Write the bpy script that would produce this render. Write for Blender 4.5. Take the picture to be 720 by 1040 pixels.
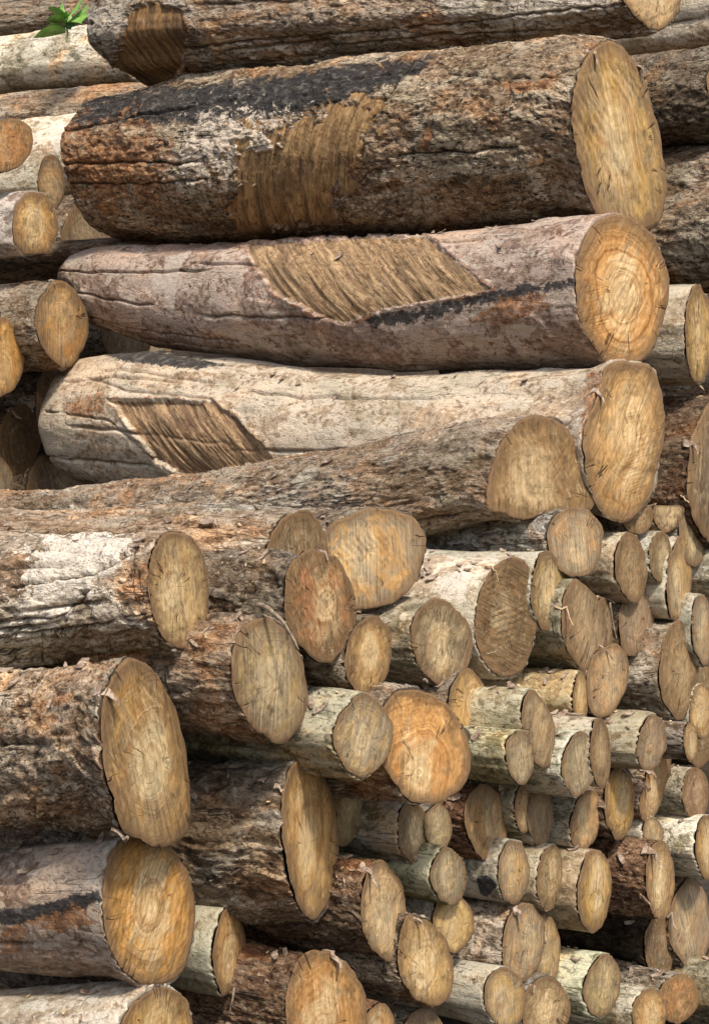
import bpy, math, random
import numpy as np
from mathutils import Vector

SC = bpy.context.scene
for o in list(bpy.data.objects):
    bpy.data.objects.remove(o, do_unlink=True)
COL = SC.collection
R = math.radians

# ------------------------------------------------------------------ camera, light, exposure
W, H, F, CAMZ = 720.0, 1040.0, 1500.0, 1.9        # photograph size, focal length in its pixels, eye height
cam = bpy.data.cameras.new('camera')
cam.lens = 36.0 * F / H
cam.sensor_width = 36.0
cam.clip_end = 500
cam_o = bpy.data.objects.new('camera', cam)
COL.objects.link(cam_o)
cam_o.location = (0, 0, CAMZ)
cam_o.rotation_euler = (R(90), 0, 0)
SC.camera = cam_o

SUN_EL, SUN_AZ = 50.0, 160.0                       # azimuth measured from +Y (away from camera) towards +X
wd = bpy.data.worlds.new('World')
SC.world = wd
wd.use_nodes = True
wn = wd.node_tree
sky = wn.nodes.new('ShaderNodeTexSky')
sky.sky_type = 'NISHITA'
sky.sun_disc = False
sky.sun_elevation = R(SUN_EL)
sky.sun_rotation = R(SUN_AZ)
sky.dust_density = 3.0
sky.air_density = 1.0
bg = wn.nodes['Background']
bg.inputs[1].default_value = 0.125
wn.links.new(sky.outputs[0], bg.inputs[0])
sl = bpy.data.lights.new('sun', 'SUN')
sl.energy = 3.0
sl.angle = R(6)
sl.color = (1.0, 0.93, 0.82)
so = bpy.data.objects.new('sun', sl)
COL.objects.link(so)
sd = Vector((math.sin(R(SUN_AZ)) * math.cos(R(SUN_EL)), math.cos(R(SUN_AZ)) * math.cos(R(SUN_EL)), math.sin(R(SUN_EL))))
so.rotation_euler = sd.to_track_quat('Z', 'Y').to_euler()
so.location = sd * 20
SC.view_settings.view_transform = 'Standard'
SC.view_settings.look = 'None'
SC.view_settings.exposure = 0.6
SC.view_settings.gamma = 1.0
SC.view_settings.use_curve_mapping = False

# ------------------------------------------------------------------ noise
def _hash(ix, iy, iz):
    h = (ix.astype(np.uint32) * np.uint32(374761393) + iy.astype(np.uint32) * np.uint32(668265263)
         + iz.astype(np.uint32) * np.uint32(2246822519))
    h = (h ^ (h >> np.uint32(13))) * np.uint32(1274126177)
    return h ^ (h >> np.uint32(16))

_G = np.array([[1,1,0],[-1,1,0],[1,-1,0],[-1,-1,0],[1,0,1],[-1,0,1],[1,0,-1],[-1,0,-1],
               [0,1,1],[0,-1,1],[0,1,-1],[0,-1,-1],[1,1,0],[-1,1,0],[0,-1,1],[0,-1,-1]], dtype=np.float32)

def noise(p):
    p = np.asarray(p, dtype=np.float32)
    i = np.floor(p).astype(np.int64)
    f = p - i
    u = f * f * f * (f * (f * 6 - 15) + 10)
    res = 0
    for dx in (0, 1):
        wx = u[:, 0] if dx else 1 - u[:, 0]
        for dy in (0, 1):
            wy = u[:, 1] if dy else 1 - u[:, 1]
            for dz in (0, 1):
                wz = u[:, 2] if dz else 1 - u[:, 2]
                g = _G[_hash(i[:, 0] + dx, i[:, 1] + dy, i[:, 2] + dz) & np.uint32(15)]
                d = (f[:, 0] - dx) * g[:, 0] + (f[:, 1] - dy) * g[:, 1] + (f[:, 2] - dz) * g[:, 2]
                res = res + wx * wy * wz * d
    return res

def fbm(p, octv=4, lac=2.03, gain=0.5):
    a, s = 1.0, 0
    p = np.asarray(p, dtype=np.float32)
    for _ in range(octv):
        s = s + a * noise(p)
        p = p * lac + 17.3
        a *= gain
    return s

def smooth(a, b, x):
    t = np.clip((x - a) / (b - a), 0, 1)
    return t * t * (3 - 2 * t)

# ------------------------------------------------------------------ materials
def mat(name):
    m = bpy.data.materials.new(name)
    m.use_nodes = True
    nt = m.node_tree
    b = nt.nodes['Principled BSDF']
    return m, nt, b

class N:                                            # tiny node helper
    def __init__(s, nt): s.nt = nt
    def new(s, t, **k):
        n = s.nt.nodes.new(t)
        for a, v in k.items(): setattr(n, a, v)
        return n
    def put(s, sock, v):
        if isinstance(v, bpy.types.NodeSocket): s.nt.links.new(v, sock)
        elif isinstance(v, tuple) and len(v) == 3 and sock.type == 'RGBA': sock.default_value = (*v, 1)
        else: sock.default_value = v
    def math(s, op, a, b=0.0, c=0.0, clamp=False):
        n = s.new('ShaderNodeMath', operation=op, use_clamp=clamp)
        s.put(n.inputs[0], a); s.put(n.inputs[1], b); s.put(n.inputs[2], c)
        return n.outputs[0]
    def mix(s, f, a, b, mode='MIX'):
        n = s.new('ShaderNodeMix', data_type='RGBA', blend_type=mode)
        s.put(n.inputs[0], f); s.put(n.inputs[6], a); s.put(n.inputs[7], b)
        return n.outputs[2]
    def step(s, x, a, b):
        n = s.new('ShaderNodeMapRange', interpolation_type='SMOOTHSTEP')
        s.put(n.inputs[0], x); s.put(n.inputs[1], a); s.put(n.inputs[2], b)
        return n.outputs[0]
    def attr(s, name):
        return s.new('ShaderNodeAttribute', attribute_name=name)
    def scale(s, vec, sc, off=(0, 0, 0)):
        n = s.new('ShaderNodeMapping')
        s.put(n.inputs[0], vec); n.inputs[3].default_value = sc; n.inputs[1].default_value = off
        return n.outputs[0]
    def noise(s, vec, sc, det=5, rough=0.6, dist=0.0):
        n = s.new('ShaderNodeTexNoise')
        s.put(n.inputs['Vector'], vec); n.inputs['Scale'].default_value = sc
        n.inputs['Detail'].default_value = det; n.inputs['Roughness'].default_value = rough
        n.inputs['Distortion'].default_value = dist
        return n.outputs[0]
    def voro(s, vec, sc, feat='F1', out=0):
        n = s.new('ShaderNodeTexVoronoi', feature=feat)
        s.put(n.inputs['Vector'], vec); n.inputs['Scale'].default_value = sc
        return n.outputs[out]
    def bump(s, h, st, dist, nrm=None):
        n = s.new('ShaderNodeBump')
        s.put(n.inputs['Height'], h); n.inputs['Strength'].default_value = st; n.inputs['Distance'].default_value = dist
        if nrm: s.put(n.inputs['Normal'], nrm)
        return n.outputs[0]

def bark_mat(name, c1, c2, lich, lich_amt, dark, crack, orange, moss=0.0, fine=1.0, stretch=0.4, spot=0.0, warm=0.8):
    """c1/c2 base, lich = pale lichen colour and amount, crack 0..1, orange 0..1 inner-bark spots"""
    m, nt, b = mat(name)
    n = N(nt)
    lc = n.attr('lc').outputs['Vector']
    mka = n.attr('mk'); mk = n.new('ShaderNodeSeparateColor'); nt.links.new(mka.outputs['Color'], mk.inputs[0])
    ht = n.attr('ht').outputs['Fac']
    v = n.scale(lc, (1, 1, stretch))
    n1 = n.noise(v, 7, 6, 0.65, 0.3)
    n2 = n.noise(v, 38, 6, 0.7, 0.4)
    n3 = n.noise(n.scale(lc, (1, 1, 0.6), (3, 7, 1)), 4.0, 8, 0.68, 0.9)
    n4 = n.noise(n.scale(lc, (1, 1, 0.5), (9, 2, 5)), 9.0, 6, 0.7, 1.0)
    n5 = n.noise(n.scale(lc, (1, 1, 0.8), (1, 12, 8)), 130, 3, 0.7)
    col = n.mix(n.step(n1, 0.36, 0.64), c1, c2)
    col = n.mix(n.math('MULTIPLY', mka.outputs['Alpha'], 0.8), col, n.mix(1.0, col, (0.80, 0.60, 0.44), 'MULTIPLY'))
    # medium mottling and grain
    col = n.mix(n.math('MULTIPLY', n.step(n2, 0.42, 0.68), 0.55), col, n.mix(0.5, lich, c2))
    col = n.mix(n.math('MULTIPLY', n.step(n2, 0.52, 0.34), 0.75), col, dark)
    # pale lichen / weathered patches with ragged edge
    le = n.math('ADD', n3, n.math('MULTIPLY', n.math('SUBTRACT', n2, 0.5), 0.35))
    thr = 0.70 - 0.34 * lich_amt
    lm = n.step(le, thr, thr + 0.035)
    lm = n.math('MULTIPLY', n.math('MULTIPLY', lm, n.step(n5, 0.28, 0.5)), n.math('SUBTRACT', 1.0, n.math('MULTIPLY', mka.outputs['Alpha'], 0.7)))
    col = n.mix(n.math('MULTIPLY', lm, 0.9), col, lich)
    if moss:
        mm = n.step(n.noise(n.scale(lc, (1, 1, 0.7), (5, 1, 3)), 11, 6, 0.7, 0.8), 0.62 - 0.2 * moss, 0.70 - 0.15 * moss)
        col = n.mix(n.math('MULTIPLY', mm, 0.75), col, (0.105, 0.105, 0.058))
    if spot:
        sm = n.step(n.noise(n.scale(lc, (1, 1, 0.8), (2, 2, 9)), 17, 3, 0.55, 0.4), 0.70 - 0.12 * spot, 0.73 - 0.12 * spot)
        col = n.mix(n.math('MULTIPLY', sm, 0.9), col, (0.62, 0.57, 0.48))
    # fine grain
    n6 = n.noise(n.scale(lc, (1, 1, 0.75), (7, 3, 2)), 210, 3, 0.75, 0.6)
    n7 = n.noise(n.scale(lc, (1, 1, 0.6), (2, 8, 6)), 85, 4, 0.72, 0.8)
    col = n.mix(n.math('MULTIPLY', n.step(n6, 0.50, 0.32), 0.65 * fine), col, n.mix(0.45, dark, c1))
    col = n.mix(n.math('MULTIPLY', n.step(n7, 0.49, 0.36), 0.78 * fine), col, dark)
    col = n.mix(n.math('MULTIPLY', n.step(n7, 0.56, 0.66), 0.8), col, lich)
    # broad drifts of warmer and cooler weathering
    n8 = n.noise(n.scale(lc, (1, 1, 0.8), (3, 9, 9)), 4.2, 5, 0.62, 0.8)
    col = n.mix(n.math('MULTIPLY', n.step(n8, 0.50, 0.66), warm), col, n.mix(1.0, col, (1.45, 1.12, 0.80), 'MULTIPLY'))
    col = n.mix(n.math('MULTIPLY', n.step(n8, 0.50, 0.36), 0.7), col, n.mix(1.0, col, (0.74, 0.77, 0.72), 'MULTIPLY'))
    # rusty inner bark
    om = n.step(n4, 0.70 - 0.22 * orange, 0.80 - 0.20 * orange)
    col = n.mix(n.math('MULTIPLY', om, 0.75), col, n.mix(n2, (0.16, 0.06, 0.026), (0.44, 0.22, 0.095)))
    # masks: R black, scorch on some logs, G whitish patch, B rusty, painted wear and marks of single logs
    rag = n.math('ADD', n.math('MULTIPLY', n.math('SUBTRACT', n.noise(lc, 16, 6, 0.78, 0.8), 0.5), 2.4), n.math('MULTIPLY', n.math('SUBTRACT', n7, 0.5), 0.7))
    bm = n.step(n.math('ADD', mk.outputs[0], rag), 0.42, 0.58)
    col = n.mix(n.math('MULTIPLY', bm, 0.93), col, n.mix(n.step(n2, 0.5, 0.72), (0.022, 0.024, 0.028), (0.17, 0.165, 0.16)))
    wm = n.step(n.math('ADD', mk.outputs[1], rag), 0.44, 0.56)
    col = n.mix(n.math('MULTIPLY', wm, n.step(n6, 0.30, 0.52)), col, n.mix(n2, (0.44, 0.38, 0.30), (0.70, 0.66, 0.60)))
    rm = n.step(n.math('ADD', mk.outputs[2], rag), 0.44, 0.6)
    col = n.mix(n.math('MULTIPLY', rm, n.step(n7, 0.34, 0.58)), col, n.mix(n.step(n2, 0.35, 0.65), (0.15, 0.065, 0.032), (0.46, 0.25, 0.12)))
    # darker colour in the grooves of the modelled bark
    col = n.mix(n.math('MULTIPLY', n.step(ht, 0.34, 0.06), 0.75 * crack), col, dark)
    # fine cracks along and across the trunk
    cr = n.math('ABSOLUTE', n.math('SUBTRACT', n.noise(n.scale(lc, (1, 1, 0.14), (4, 4, 4)), 13, 4, 0.6, 0.5), 0.5))
    cm = n.math('MULTIPLY', n.step(cr, 0.012, 0.003), n.step(n3, 0.45, 0.6))
    cr2 = n.math('ABSOLUTE', n.math('SUBTRACT', n.noise(n.scale(lc, (0.3, 0.3, 1.3), (6, 1, 4)), 9, 4, 0.6, 0.6), 0.5))
    cm2 = n.math('MULTIPLY', n.step(cr2, 0.008, 0.002), n.step(n1, 0.5, 0.62))
    cmx = n.math('MAXIMUM', cm, cm2)
    col = n.mix(n.math('MULTIPLY', cmx, 0.9 * crack), col, (0.022, 0.016, 0.011))
    col = n.mix(1.0, col, n.new('ShaderNodeObjectInfo').outputs['Color'], 'MULTIPLY')
    nt.links.new(col, b.inputs['Base Color'])
    b.inputs['Roughness'].default_value = 0.9
    b.inputs['Specular IOR Level'].default_value = 0.2
    hgt = n.math('ADD', n.math('MULTIPLY', n2, 0.8), n.math('ADD', n.math('MULTIPLY', n7, 0.6), n.math('MULTIPLY', n6, 0.35)))
    hgt = n.math('SUBTRACT', hgt, n.math('MULTIPLY', cmx, 0.6))
    hgt = n.math('ADD', hgt, n.math('MULTIPLY', lm, 0.12))
    nt.links.new(n.bump(hgt, 0.9 * fine, 0.018), b.inputs['Normal'])
    return m

BM = {
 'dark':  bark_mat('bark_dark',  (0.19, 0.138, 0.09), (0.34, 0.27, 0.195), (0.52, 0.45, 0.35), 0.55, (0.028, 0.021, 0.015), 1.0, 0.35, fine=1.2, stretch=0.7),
 'grey':  bark_mat('bark_grey',  (0.22, 0.17, 0.12), (0.36, 0.295, 0.22), (0.56, 0.50, 0.42), 0.6, (0.05, 0.038, 0.028), 0.85, 0.38, stretch=0.8),
 'pale':  bark_mat('bark_pale',  (0.36, 0.275, 0.19), (0.50, 0.41, 0.30), (0.64, 0.58, 0.48), 0.7, (0.15, 0.115, 0.08), 0.55, 0.06, warm=0.25, fine=0.6, stretch=1.0, spot=1.0),
 'pink':  bark_mat('bark_pinkish', (0.27, 0.195, 0.15), (0.42, 0.325, 0.26), (0.60, 0.52, 0.44), 0.6, (0.10, 0.07, 0.052), 0.5, 0.12, warm=0.35, fine=0.6, stretch=0.9, spot=0.8),
 'moss':  bark_mat('bark_mossy', (0.24, 0.205, 0.135), (0.40, 0.355, 0.255), (0.58, 0.54, 0.44), 0.6, (0.055, 0.046, 0.03), 0.6, 0.18, moss=0.5, fine=0.6, stretch=1.0, spot=0.45),
 'red':   bark_mat('bark_reddish', (0.17, 0.10, 0.06), (0.32, 0.205, 0.13), (0.50, 0.41, 0.30), 0.4, (0.035, 0.022, 0.015), 1.0, 0.48, fine=1.2, stretch=0.6),
 'tan':   bark_mat('bark_tan',   (0.25, 0.18, 0.12), (0.42, 0.32, 0.225), (0.56, 0.48, 0.37), 0.5, (0.065, 0.045, 0.03), 0.9, 0.32, fine=1.1, stretch=0.35),
}

def wood_end():
    m, nt, b = mat('sawn_wood_end')
    n = N(nt)
    uv = n.attr('fuv').outputs['Vector']              # (across grain, along saw streaks, seed), unit = log radius
    raw = n.attr('frw').outputs['Vector']             # (u, v, seed) about the pith
    fka = n.attr('fk'); fk = n.new('ShaderNodeSeparateColor'); nt.links.new(fka.outputs['Color'], fk.inputs[0])
    f2 = n.new('ShaderNodeSeparateColor'); nt.links.new(n.attr('fk2').outputs['Color'], f2.inputs[0])
    rr = n.attr('rr').outputs['Fac']
    oi = n.new('ShaderNodeObjectInfo').outputs['Color']
    wp = n.new('ShaderNodeVectorMath', operation='ADD'); wn_ = n.new('ShaderNodeTexNoise'); wn_.inputs['Scale'].default_value = 1.1; wn_.inputs['Detail'].default_value = 0.0; nt.links.new(uv, wn_.inputs['Vector'])
    wm_ = n.new('ShaderNodeVectorMath', operation='SCALE'); nt.links.new(wn_.outputs[1], wm_.inputs[0]); wm_.inputs['Scale'].default_value = 0.10; nt.links.new(wm_.outputs[0], wp.inputs[0]); nt.links.new(uv, wp.inputs[1]); wuv = wp.outputs[0]
    s1 = n.noise(n.scale(wuv, (7, 0.45, 1)), 1.8, 6, 0.66, 0.1)
    rotm = n.new('ShaderNodeMapping'); nt.links.new(uv, rotm.inputs[0]); rotm.inputs[2].default_value = (0, 0, 0.7); saw = n.noise(n.scale(rotm.outputs[0], (30, 0.5, 1)), 1.7, 3, 0.65, 0.05)
    sawm = n.step(n.noise(uv, 1.3, 3, 0.5), 0.46, 0.60)
    s2 = n.noise(n.scale(wuv, (15, 0.55, 1)), 2.2, 6, 0.78, 0.05)
    big = n.noise(n.scale(uv, (1, 0.75, 1), (2, 4, 0)), 1.7, 5, 0.6, 0.5)
    bl2 = n.noise(n.scale(uv, (1, 0.8, 1), (8, 1, 0)), 2.6, 6, 0.68, 0.6)
    spk = n.noise(uv, 42, 4, 0.75)
    # growth rings
    sp = n.new('ShaderNodeVectorMath', operation='LENGTH')
    z0 = n.new('ShaderNodeVectorMath', operation='MULTIPLY'); nt.links.new(raw, z0.inputs[0]); z0.inputs[1].default_value = (1, 1, 0)
    nt.links.new(z0.outputs[0], sp.inputs[0])
    wob = n.noise(raw, 1.5, 3, 0.5)
    rad = n.math('ADD', sp.outputs['Value'], n.math('MULTIPLY', wob, 0.40))
    cxyz = n.new('ShaderNodeCombineXYZ'); nt.links.new(n.math('MULTIPLY', rad, 13.0), cxyz.inputs[0]); 
    sxyz = n.new('ShaderNodeSeparateXYZ'); nt.links.new(raw, sxyz.inputs[0]); nt.links.new(sxyz.outputs[2], cxyz.inputs[1])
    ring = n.noise(cxyz.outputs[0], 1.0, 5, 0.78)
    cz2 = n.new('ShaderNodeCombineXYZ'); nt.links.new(n.math('MULTIPLY', rad, 3.6), cz2.inputs[0]); nt.links.new(sxyz.outputs[2], cz2.inputs[1])
    zone = n.noise(cz2.outputs[0], 1.0, 2, 0.5)
    rngm = n.math('MULTIPLY', n.step(ring, 0.53, 0.38), n.math('MULTIPLY_ADD', fk.outputs[0], 0.8, 0.25))
    # colour
    col = n.mix(n.math('MULTIPLY_ADD', n.math('SUBTRACT', n.step(s1, 0.33, 0.67), 0.65), f2.outputs[0], 0.65), n.mix(1.0, oi, (0.60, 0.52, 0.42), 'MULTIPLY'), n.mix(1.0, oi, (1.15, 1.15, 1.12), 'MULTIPLY'))
    col = n.mix(n.math('MULTIPLY', n.math('MULTIPLY', n.step(saw, 0.52, 0.36), sawm), 0.62), col, n.mix(1.0, oi, (0.45, 0.36, 0.26), 'MULTIPLY'))
    col = n.mix(n.math('MULTIPLY', n.step(s2, 0.50, 0.33), n.math('MULTIPLY', f2.outputs[0], 0.8)), col, n.mix(1.0, oi, (0.36, 0.29, 0.21), 'MULTIPLY'))
    col = n.mix(n.math('MULTIPLY', n.step(s2, 0.56, 0.70), 0.65), col, (0.68, 0.54, 0.34))
    # fresh pale heart and stained sapwood
    hd = n.new('ShaderNodeVectorMath', operation='LENGTH'); nt.links.new(n.scale(z0.outputs[0], (1.25, 0.78, 1)), hd.inputs[0])
    hv = n.math('ADD', n.math('SUBTRACT', 0.62, hd.outputs['Value']), n.math('ADD', n.math('MULTIPLY', n.math('SUBTRACT', bl2, 0.5), 1.5), n.math('MULTIPLY', n.math('SUBTRACT', s1, 0.5), 1.1)))
    col = n.mix(n.math('MULTIPLY', n.step(hv, -0.12, 0.36), n.math('MULTIPLY', fka.outputs['Alpha'], 0.92)), col, n.mix(n.step(s2, 0.34, 0.60), (0.50, 0.32, 0.13), (0.86, 0.69, 0.41)))
    st = n.math('MULTIPLY', n.step(n.math('ADD', bl2, n.math('MULTIPLY', n.math('SUBTRACT', s2, 0.5), 0.25)), 0.47, 0.62), fk.outputs[1])
    col = n.mix(n.math('MULTIPLY', st, 0.92), col, n.mix(s2, (0.075, 0.055, 0.032), (0.23, 0.175, 0.10)))
    og = n.step(n.noise(n.scale(uv, (1.2, 0.6, 1), (5, 5, 0)), 2.2, 5, 0.65, 0.5), 0.56, 0.70)
    col = n.mix(n.math('MULTIPLY', og, 0.55), col, n.mix(s2, (0.24, 0.10, 0.03), (0.48, 0.24, 0.08)))
    col = n.mix(n.math('MULTIPLY', n.step(zone, 0.50, 0.38), n.math('MULTIPLY_ADD', fk.outputs[0], 0.4, 0.25)), col, n.mix(1.0, col, (0.66, 0.50, 0.34), 'MULTIPLY'))
    col = n.mix(n.math('MULTIPLY', rngm, 0.7), col, n.mix(1.0, col, (0.56, 0.42, 0.28), 'MULTIPLY'))
    # weathered, dirty sapwood all round, in streaks, some edge shadow painted in
    we = n.math('ADD', n.math('MULTIPLY', rr, 0.9), n.math('ADD', n.math('MULTIPLY', n.math('SUBTRACT', bl2, 0.5), 1.5), n.math('MULTIPLY', n.math('SUBTRACT', s1, 0.5), 0.9)))
    col = n.mix(n.math('MULTIPLY', n.math('MULTIPLY', n.step(we, 0.44, 0.88), n.math('MULTIPLY_ADD', fk.outputs[1], 0.5, 0.62)), 0.92), col, n.mix(n.step(s2, 0.35, 0.65), (0.06, 0.034, 0.015), (0.29, 0.18, 0.078)))
    rot2 = n.new('ShaderNodeMapping'); nt.links.new(uv, rot2.inputs[0]); rot2.inputs[2].default_value = (0, 0, -0.45)
    scr = n.noise(n.scale(rot2.outputs[0], (26, 0.7, 1), (3, 3, 0)), 1.8, 4, 0.7, 0.3)
    scm = n.step(n.noise(n.scale(uv, (1, 1, 1), (7, 2, 0)), 1.6, 3, 0.5), 0.48, 0.60)
    col = n.mix(n.math('MULTIPLY', n.math('MULTIPLY', n.step(scr, 0.56, 0.70), scm), 0.6), col, (0.74, 0.60, 0.38))
    col = n.mix(n.math('MULTIPLY', n.math('MULTIPLY', n.step(scr, 0.42, 0.30), scm), 0.6), col, (0.15, 0.09, 0.04))
    mot = n.noise(uv, 9, 6, 0.72, 0.6)
    col = n.mix(n.math('MULTIPLY', n.step(mot, 0.50, 0.36), 0.45), col, n.mix(1.0, col, (0.45, 0.38, 0.30), 'MULTIPLY'))
    col = n.mix(n.math('MULTIPLY', n.step(mot, 0.55, 0.68), 0.35), col, (0.66, 0.50, 0.29))
    # greyed old ends and dark mould blotches
    gm = n.math('MULTIPLY', n.step(n.math('ADD', bl2, n.math('MULTIPLY', n.math('SUBTRACT', spk, 0.5), 0.3)), 0.30, 0.58), f2.outputs[1])
    col = n.mix(n.math('MULTIPLY', gm, 0.75), col, n.mix(n.step(s2, 0.36, 0.64), (0.13, 0.105, 0.07), (0.44, 0.37, 0.26)))
    mo = n.math('MULTIPLY', n.step(n.noise(n.scale(uv, (1.3, 0.9, 1), (3, 9, 0)), 3.4, 7, 0.72, 0.8), 0.56, 0.66), f2.outputs[2])
    col = n.mix(n.math('MULTIPLY', mo, 0.7), col, n.mix(s2, (0.06, 0.045, 0.027), (0.20, 0.16, 0.10)))
    # cambium and bark rim
    re = n.math('ADD', rr, n.math('MULTIPLY', n.math('SUBTRACT', n.noise(raw, 6, 5, 0.7), 0.5), 0.16))
    col = n.mix(n.math('MULTIPLY', n.step(re, 0.80, 0.96), fk.outputs[2]), col, n.mix(s2, (0.10, 0.052, 0.024), (0.28, 0.175, 0.09)))
    # checks running out from the pith
    nv = n.new('ShaderNodeVectorMath', operation='NORMALIZE'); nt.links.new(z0.outputs[0], nv.inputs[0])
    ad = n.new('ShaderNodeVectorMath', operation='ADD'); nt.links.new(nv.outputs[0], ad.inputs[0])
    cz = n.new('ShaderNodeCombineXYZ'); nt.links.new(n.math('MULTIPLY', rad, 0.18), cz.inputs[0]); nt.links.new(sxyz.outputs[2], cz.inputs[2])
    nt.links.new(cz.outputs[0], ad.inputs[1])
    ck = n.math('ABSOLUTE', n.math('SUBTRACT', n.noise(ad.outputs[0], 2.3, 3, 0.6), 0.5))
    ckm = n.math('MULTIPLY', n.step(ck, 0.011, 0.003), n.step(n.noise(raw, 2.0, 2, 0.5), 0.54, 0.60))
    ckm = n.math('MULTIPLY', ckm, n.step(sp.outputs['Value'], 0.06, 0.2))
    col = n.mix(n.math('MULTIPLY', ckm, 0.85), col, (0.045, 0.024, 0.012))
    col = n.mix(n.math('MULTIPLY', n.step(spk, 0.66, 0.80), 0.5), col, (0.62, 0.50, 0.34))
    col = n.mix(n.math('MULTIPLY', n.step(spk, 0.36, 0.26), 0.6), col, (0.08, 0.05, 0.028))
    nt.links.new(col, b.inputs['Base Color'])
    b.inputs['Roughness'].default_value = 0.82
    b.inputs['Specular IOR Level'].default_value = 0.2
    h = n.math('ADD', n.math('MULTIPLY', s2, 0.7), n.math('MULTIPLY_ADD', n.math('MULTIPLY', saw, sawm), 0.9, n.math('MULTIPLY', spk, 0.25)))
    h = n.math('SUBTRACT', h, n.math('MULTIPLY', rngm, 0.3))
    h = n.math('SUBTRACT', h, n.math('MULTIPLY', ckm, 1.0))
    nt.links.new(n.bump(h, 0.6, 0.008), b.inputs['Normal'])
    return m
WOOD = wood_end()

def bare_mat():
    m, nt, b = mat('bare_hewn_wood')
    n = N(nt)
    v = n.attr('buv').outputs['Vector']               # (across fibres, along fibres, seed) in metres
    oi = n.new('ShaderNodeObjectInfo').outputs['Color']
    s1 = n.noise(n.scale(v, (9, 1.0, 1)), 5, 6, 0.68, 0.5)
    s2 = n.noise(n.scale(v, (32, 4.5, 1)), 4, 5, 0.75, 0.7)
    s3 = n.noise(n.scale(v, (1, 0.5, 1)), 9, 5, 0.65, 0.5)
    col = n.mix(n.step(s1, 0.34, 0.66), n.mix(1.0, oi, (0.72, 0.64, 0.56), 'MULTIPLY'), n.mix(1.0, oi, (1.35, 1.3, 1.2), 'MULTIPLY'))
    s6 = n.noise(n.scale(v, (1, 0.5, 1), (6, 6, 0)), 5, 5, 0.6, 0.8)
    col = n.mix(n.math('MULTIPLY', n.step(s6, 0.48, 0.62), 0.7), col, n.mix(1.0, oi, (0.50, 0.46, 0.46), 'MULTIPLY'))
    col = n.mix(n.math('MULTIPLY', n.step(s2, 0.50, 0.34), 0.8), col, n.mix(1.0, oi, (0.24, 0.17, 0.12), 'MULTIPLY'))
    col = n.mix(n.math('MULTIPLY', n.step(s2, 0.58, 0.74), 0.6), col, (0.58, 0.45, 0.27))
    col = n.mix(n.math('MULTIPLY', n.step(s3, 0.60, 0.72), 0.6), col, (0.16, 0.075, 0.035))
    s4 = n.noise(n.scale(v, (1.6, 1, 1), (4, 4, 0)), 26, 6, 0.75, 0.8)
    s5 = n.noise(n.scale(v, (2.2, 1, 1), (1, 7, 0)), 95, 4, 0.75, 0.6)
    col = n.mix(n.math('MULTIPLY', n.step(s4, 0.50, 0.36), 0.75), col, n.mix(1.0, oi, (0.30, 0.21, 0.15), 'MULTIPLY'))
    col = n.mix(n.math('MULTIPLY', n.step(s4, 0.60, 0.70), 0.6), col, (0.52, 0.44, 0.32))
    col = n.mix(n.math('MULTIPLY', n.step(s5, 0.47, 0.34), 0.7), col, (0.09, 0.055, 0.033))
    ht = n.attr('ht').outputs['Fac']
    col = n.mix(n.math('MULTIPLY', n.step(ht, 0.40, 0.12), 0.55), col, (0.07, 0.045, 0.028))
    nt.links.new(col, b.inputs['Base Color'])
    b.inputs['Roughness'].default_value = 0.88
    b.inputs['Specular IOR Level'].default_value = 0.2
    nt.links.new(n.bump(n.math('ADD', s2, n.math('MULTIPLY', s1, 0.6)), 0.8, 0.012), b.inputs['Normal'])
    return m
BARE = bare_mat()

def plain_mat(name, c1, c2, sc=30, rough=0.9, bump=0.5, dist=0.01):
    m, nt, b = mat(name)
    n = N(nt)
    tc = n.new('ShaderNodeTexCoord').outputs['Object']
    a = n.noise(tc, sc, 6, 0.7, 0.4)
    nt.links.new(n.mix(n.step(a, 0.35, 0.65), c1, c2), b.inputs['Base Color'])
    b.inputs['Roughness'].default_value = rough
    nt.links.new(n.bump(a, bump, dist), b.inputs['Normal'])
    return m
FLAKE = plain_mat('torn_bark', (0.13, 0.075, 0.045), (0.42, 0.33, 0.25), 45)
SPLINT = plain_mat('wood_splinter', (0.38, 0.25, 0.13), (0.62, 0.48, 0.30), 60)
TWIGM = plain_mat('dry_twig', (0.10, 0.07, 0.045), (0.32, 0.25, 0.17), 60)
SOIL = plain_mat('dark_soil', (0.02, 0.014, 0.010), (0.06, 0.042, 0.028), 3, 0.95, 0.8, 0.05)
LEAFM = plain_mat('fresh_leaf', (0.09, 0.21, 0.03), (0.20, 0.36, 0.07), 25, 0.45, 0.2, 0.004)
STEMM = plain_mat('green_stem', (0.12, 0.2, 0.05), (0.2, 0.26, 0.09), 40, 0.6)

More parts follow.
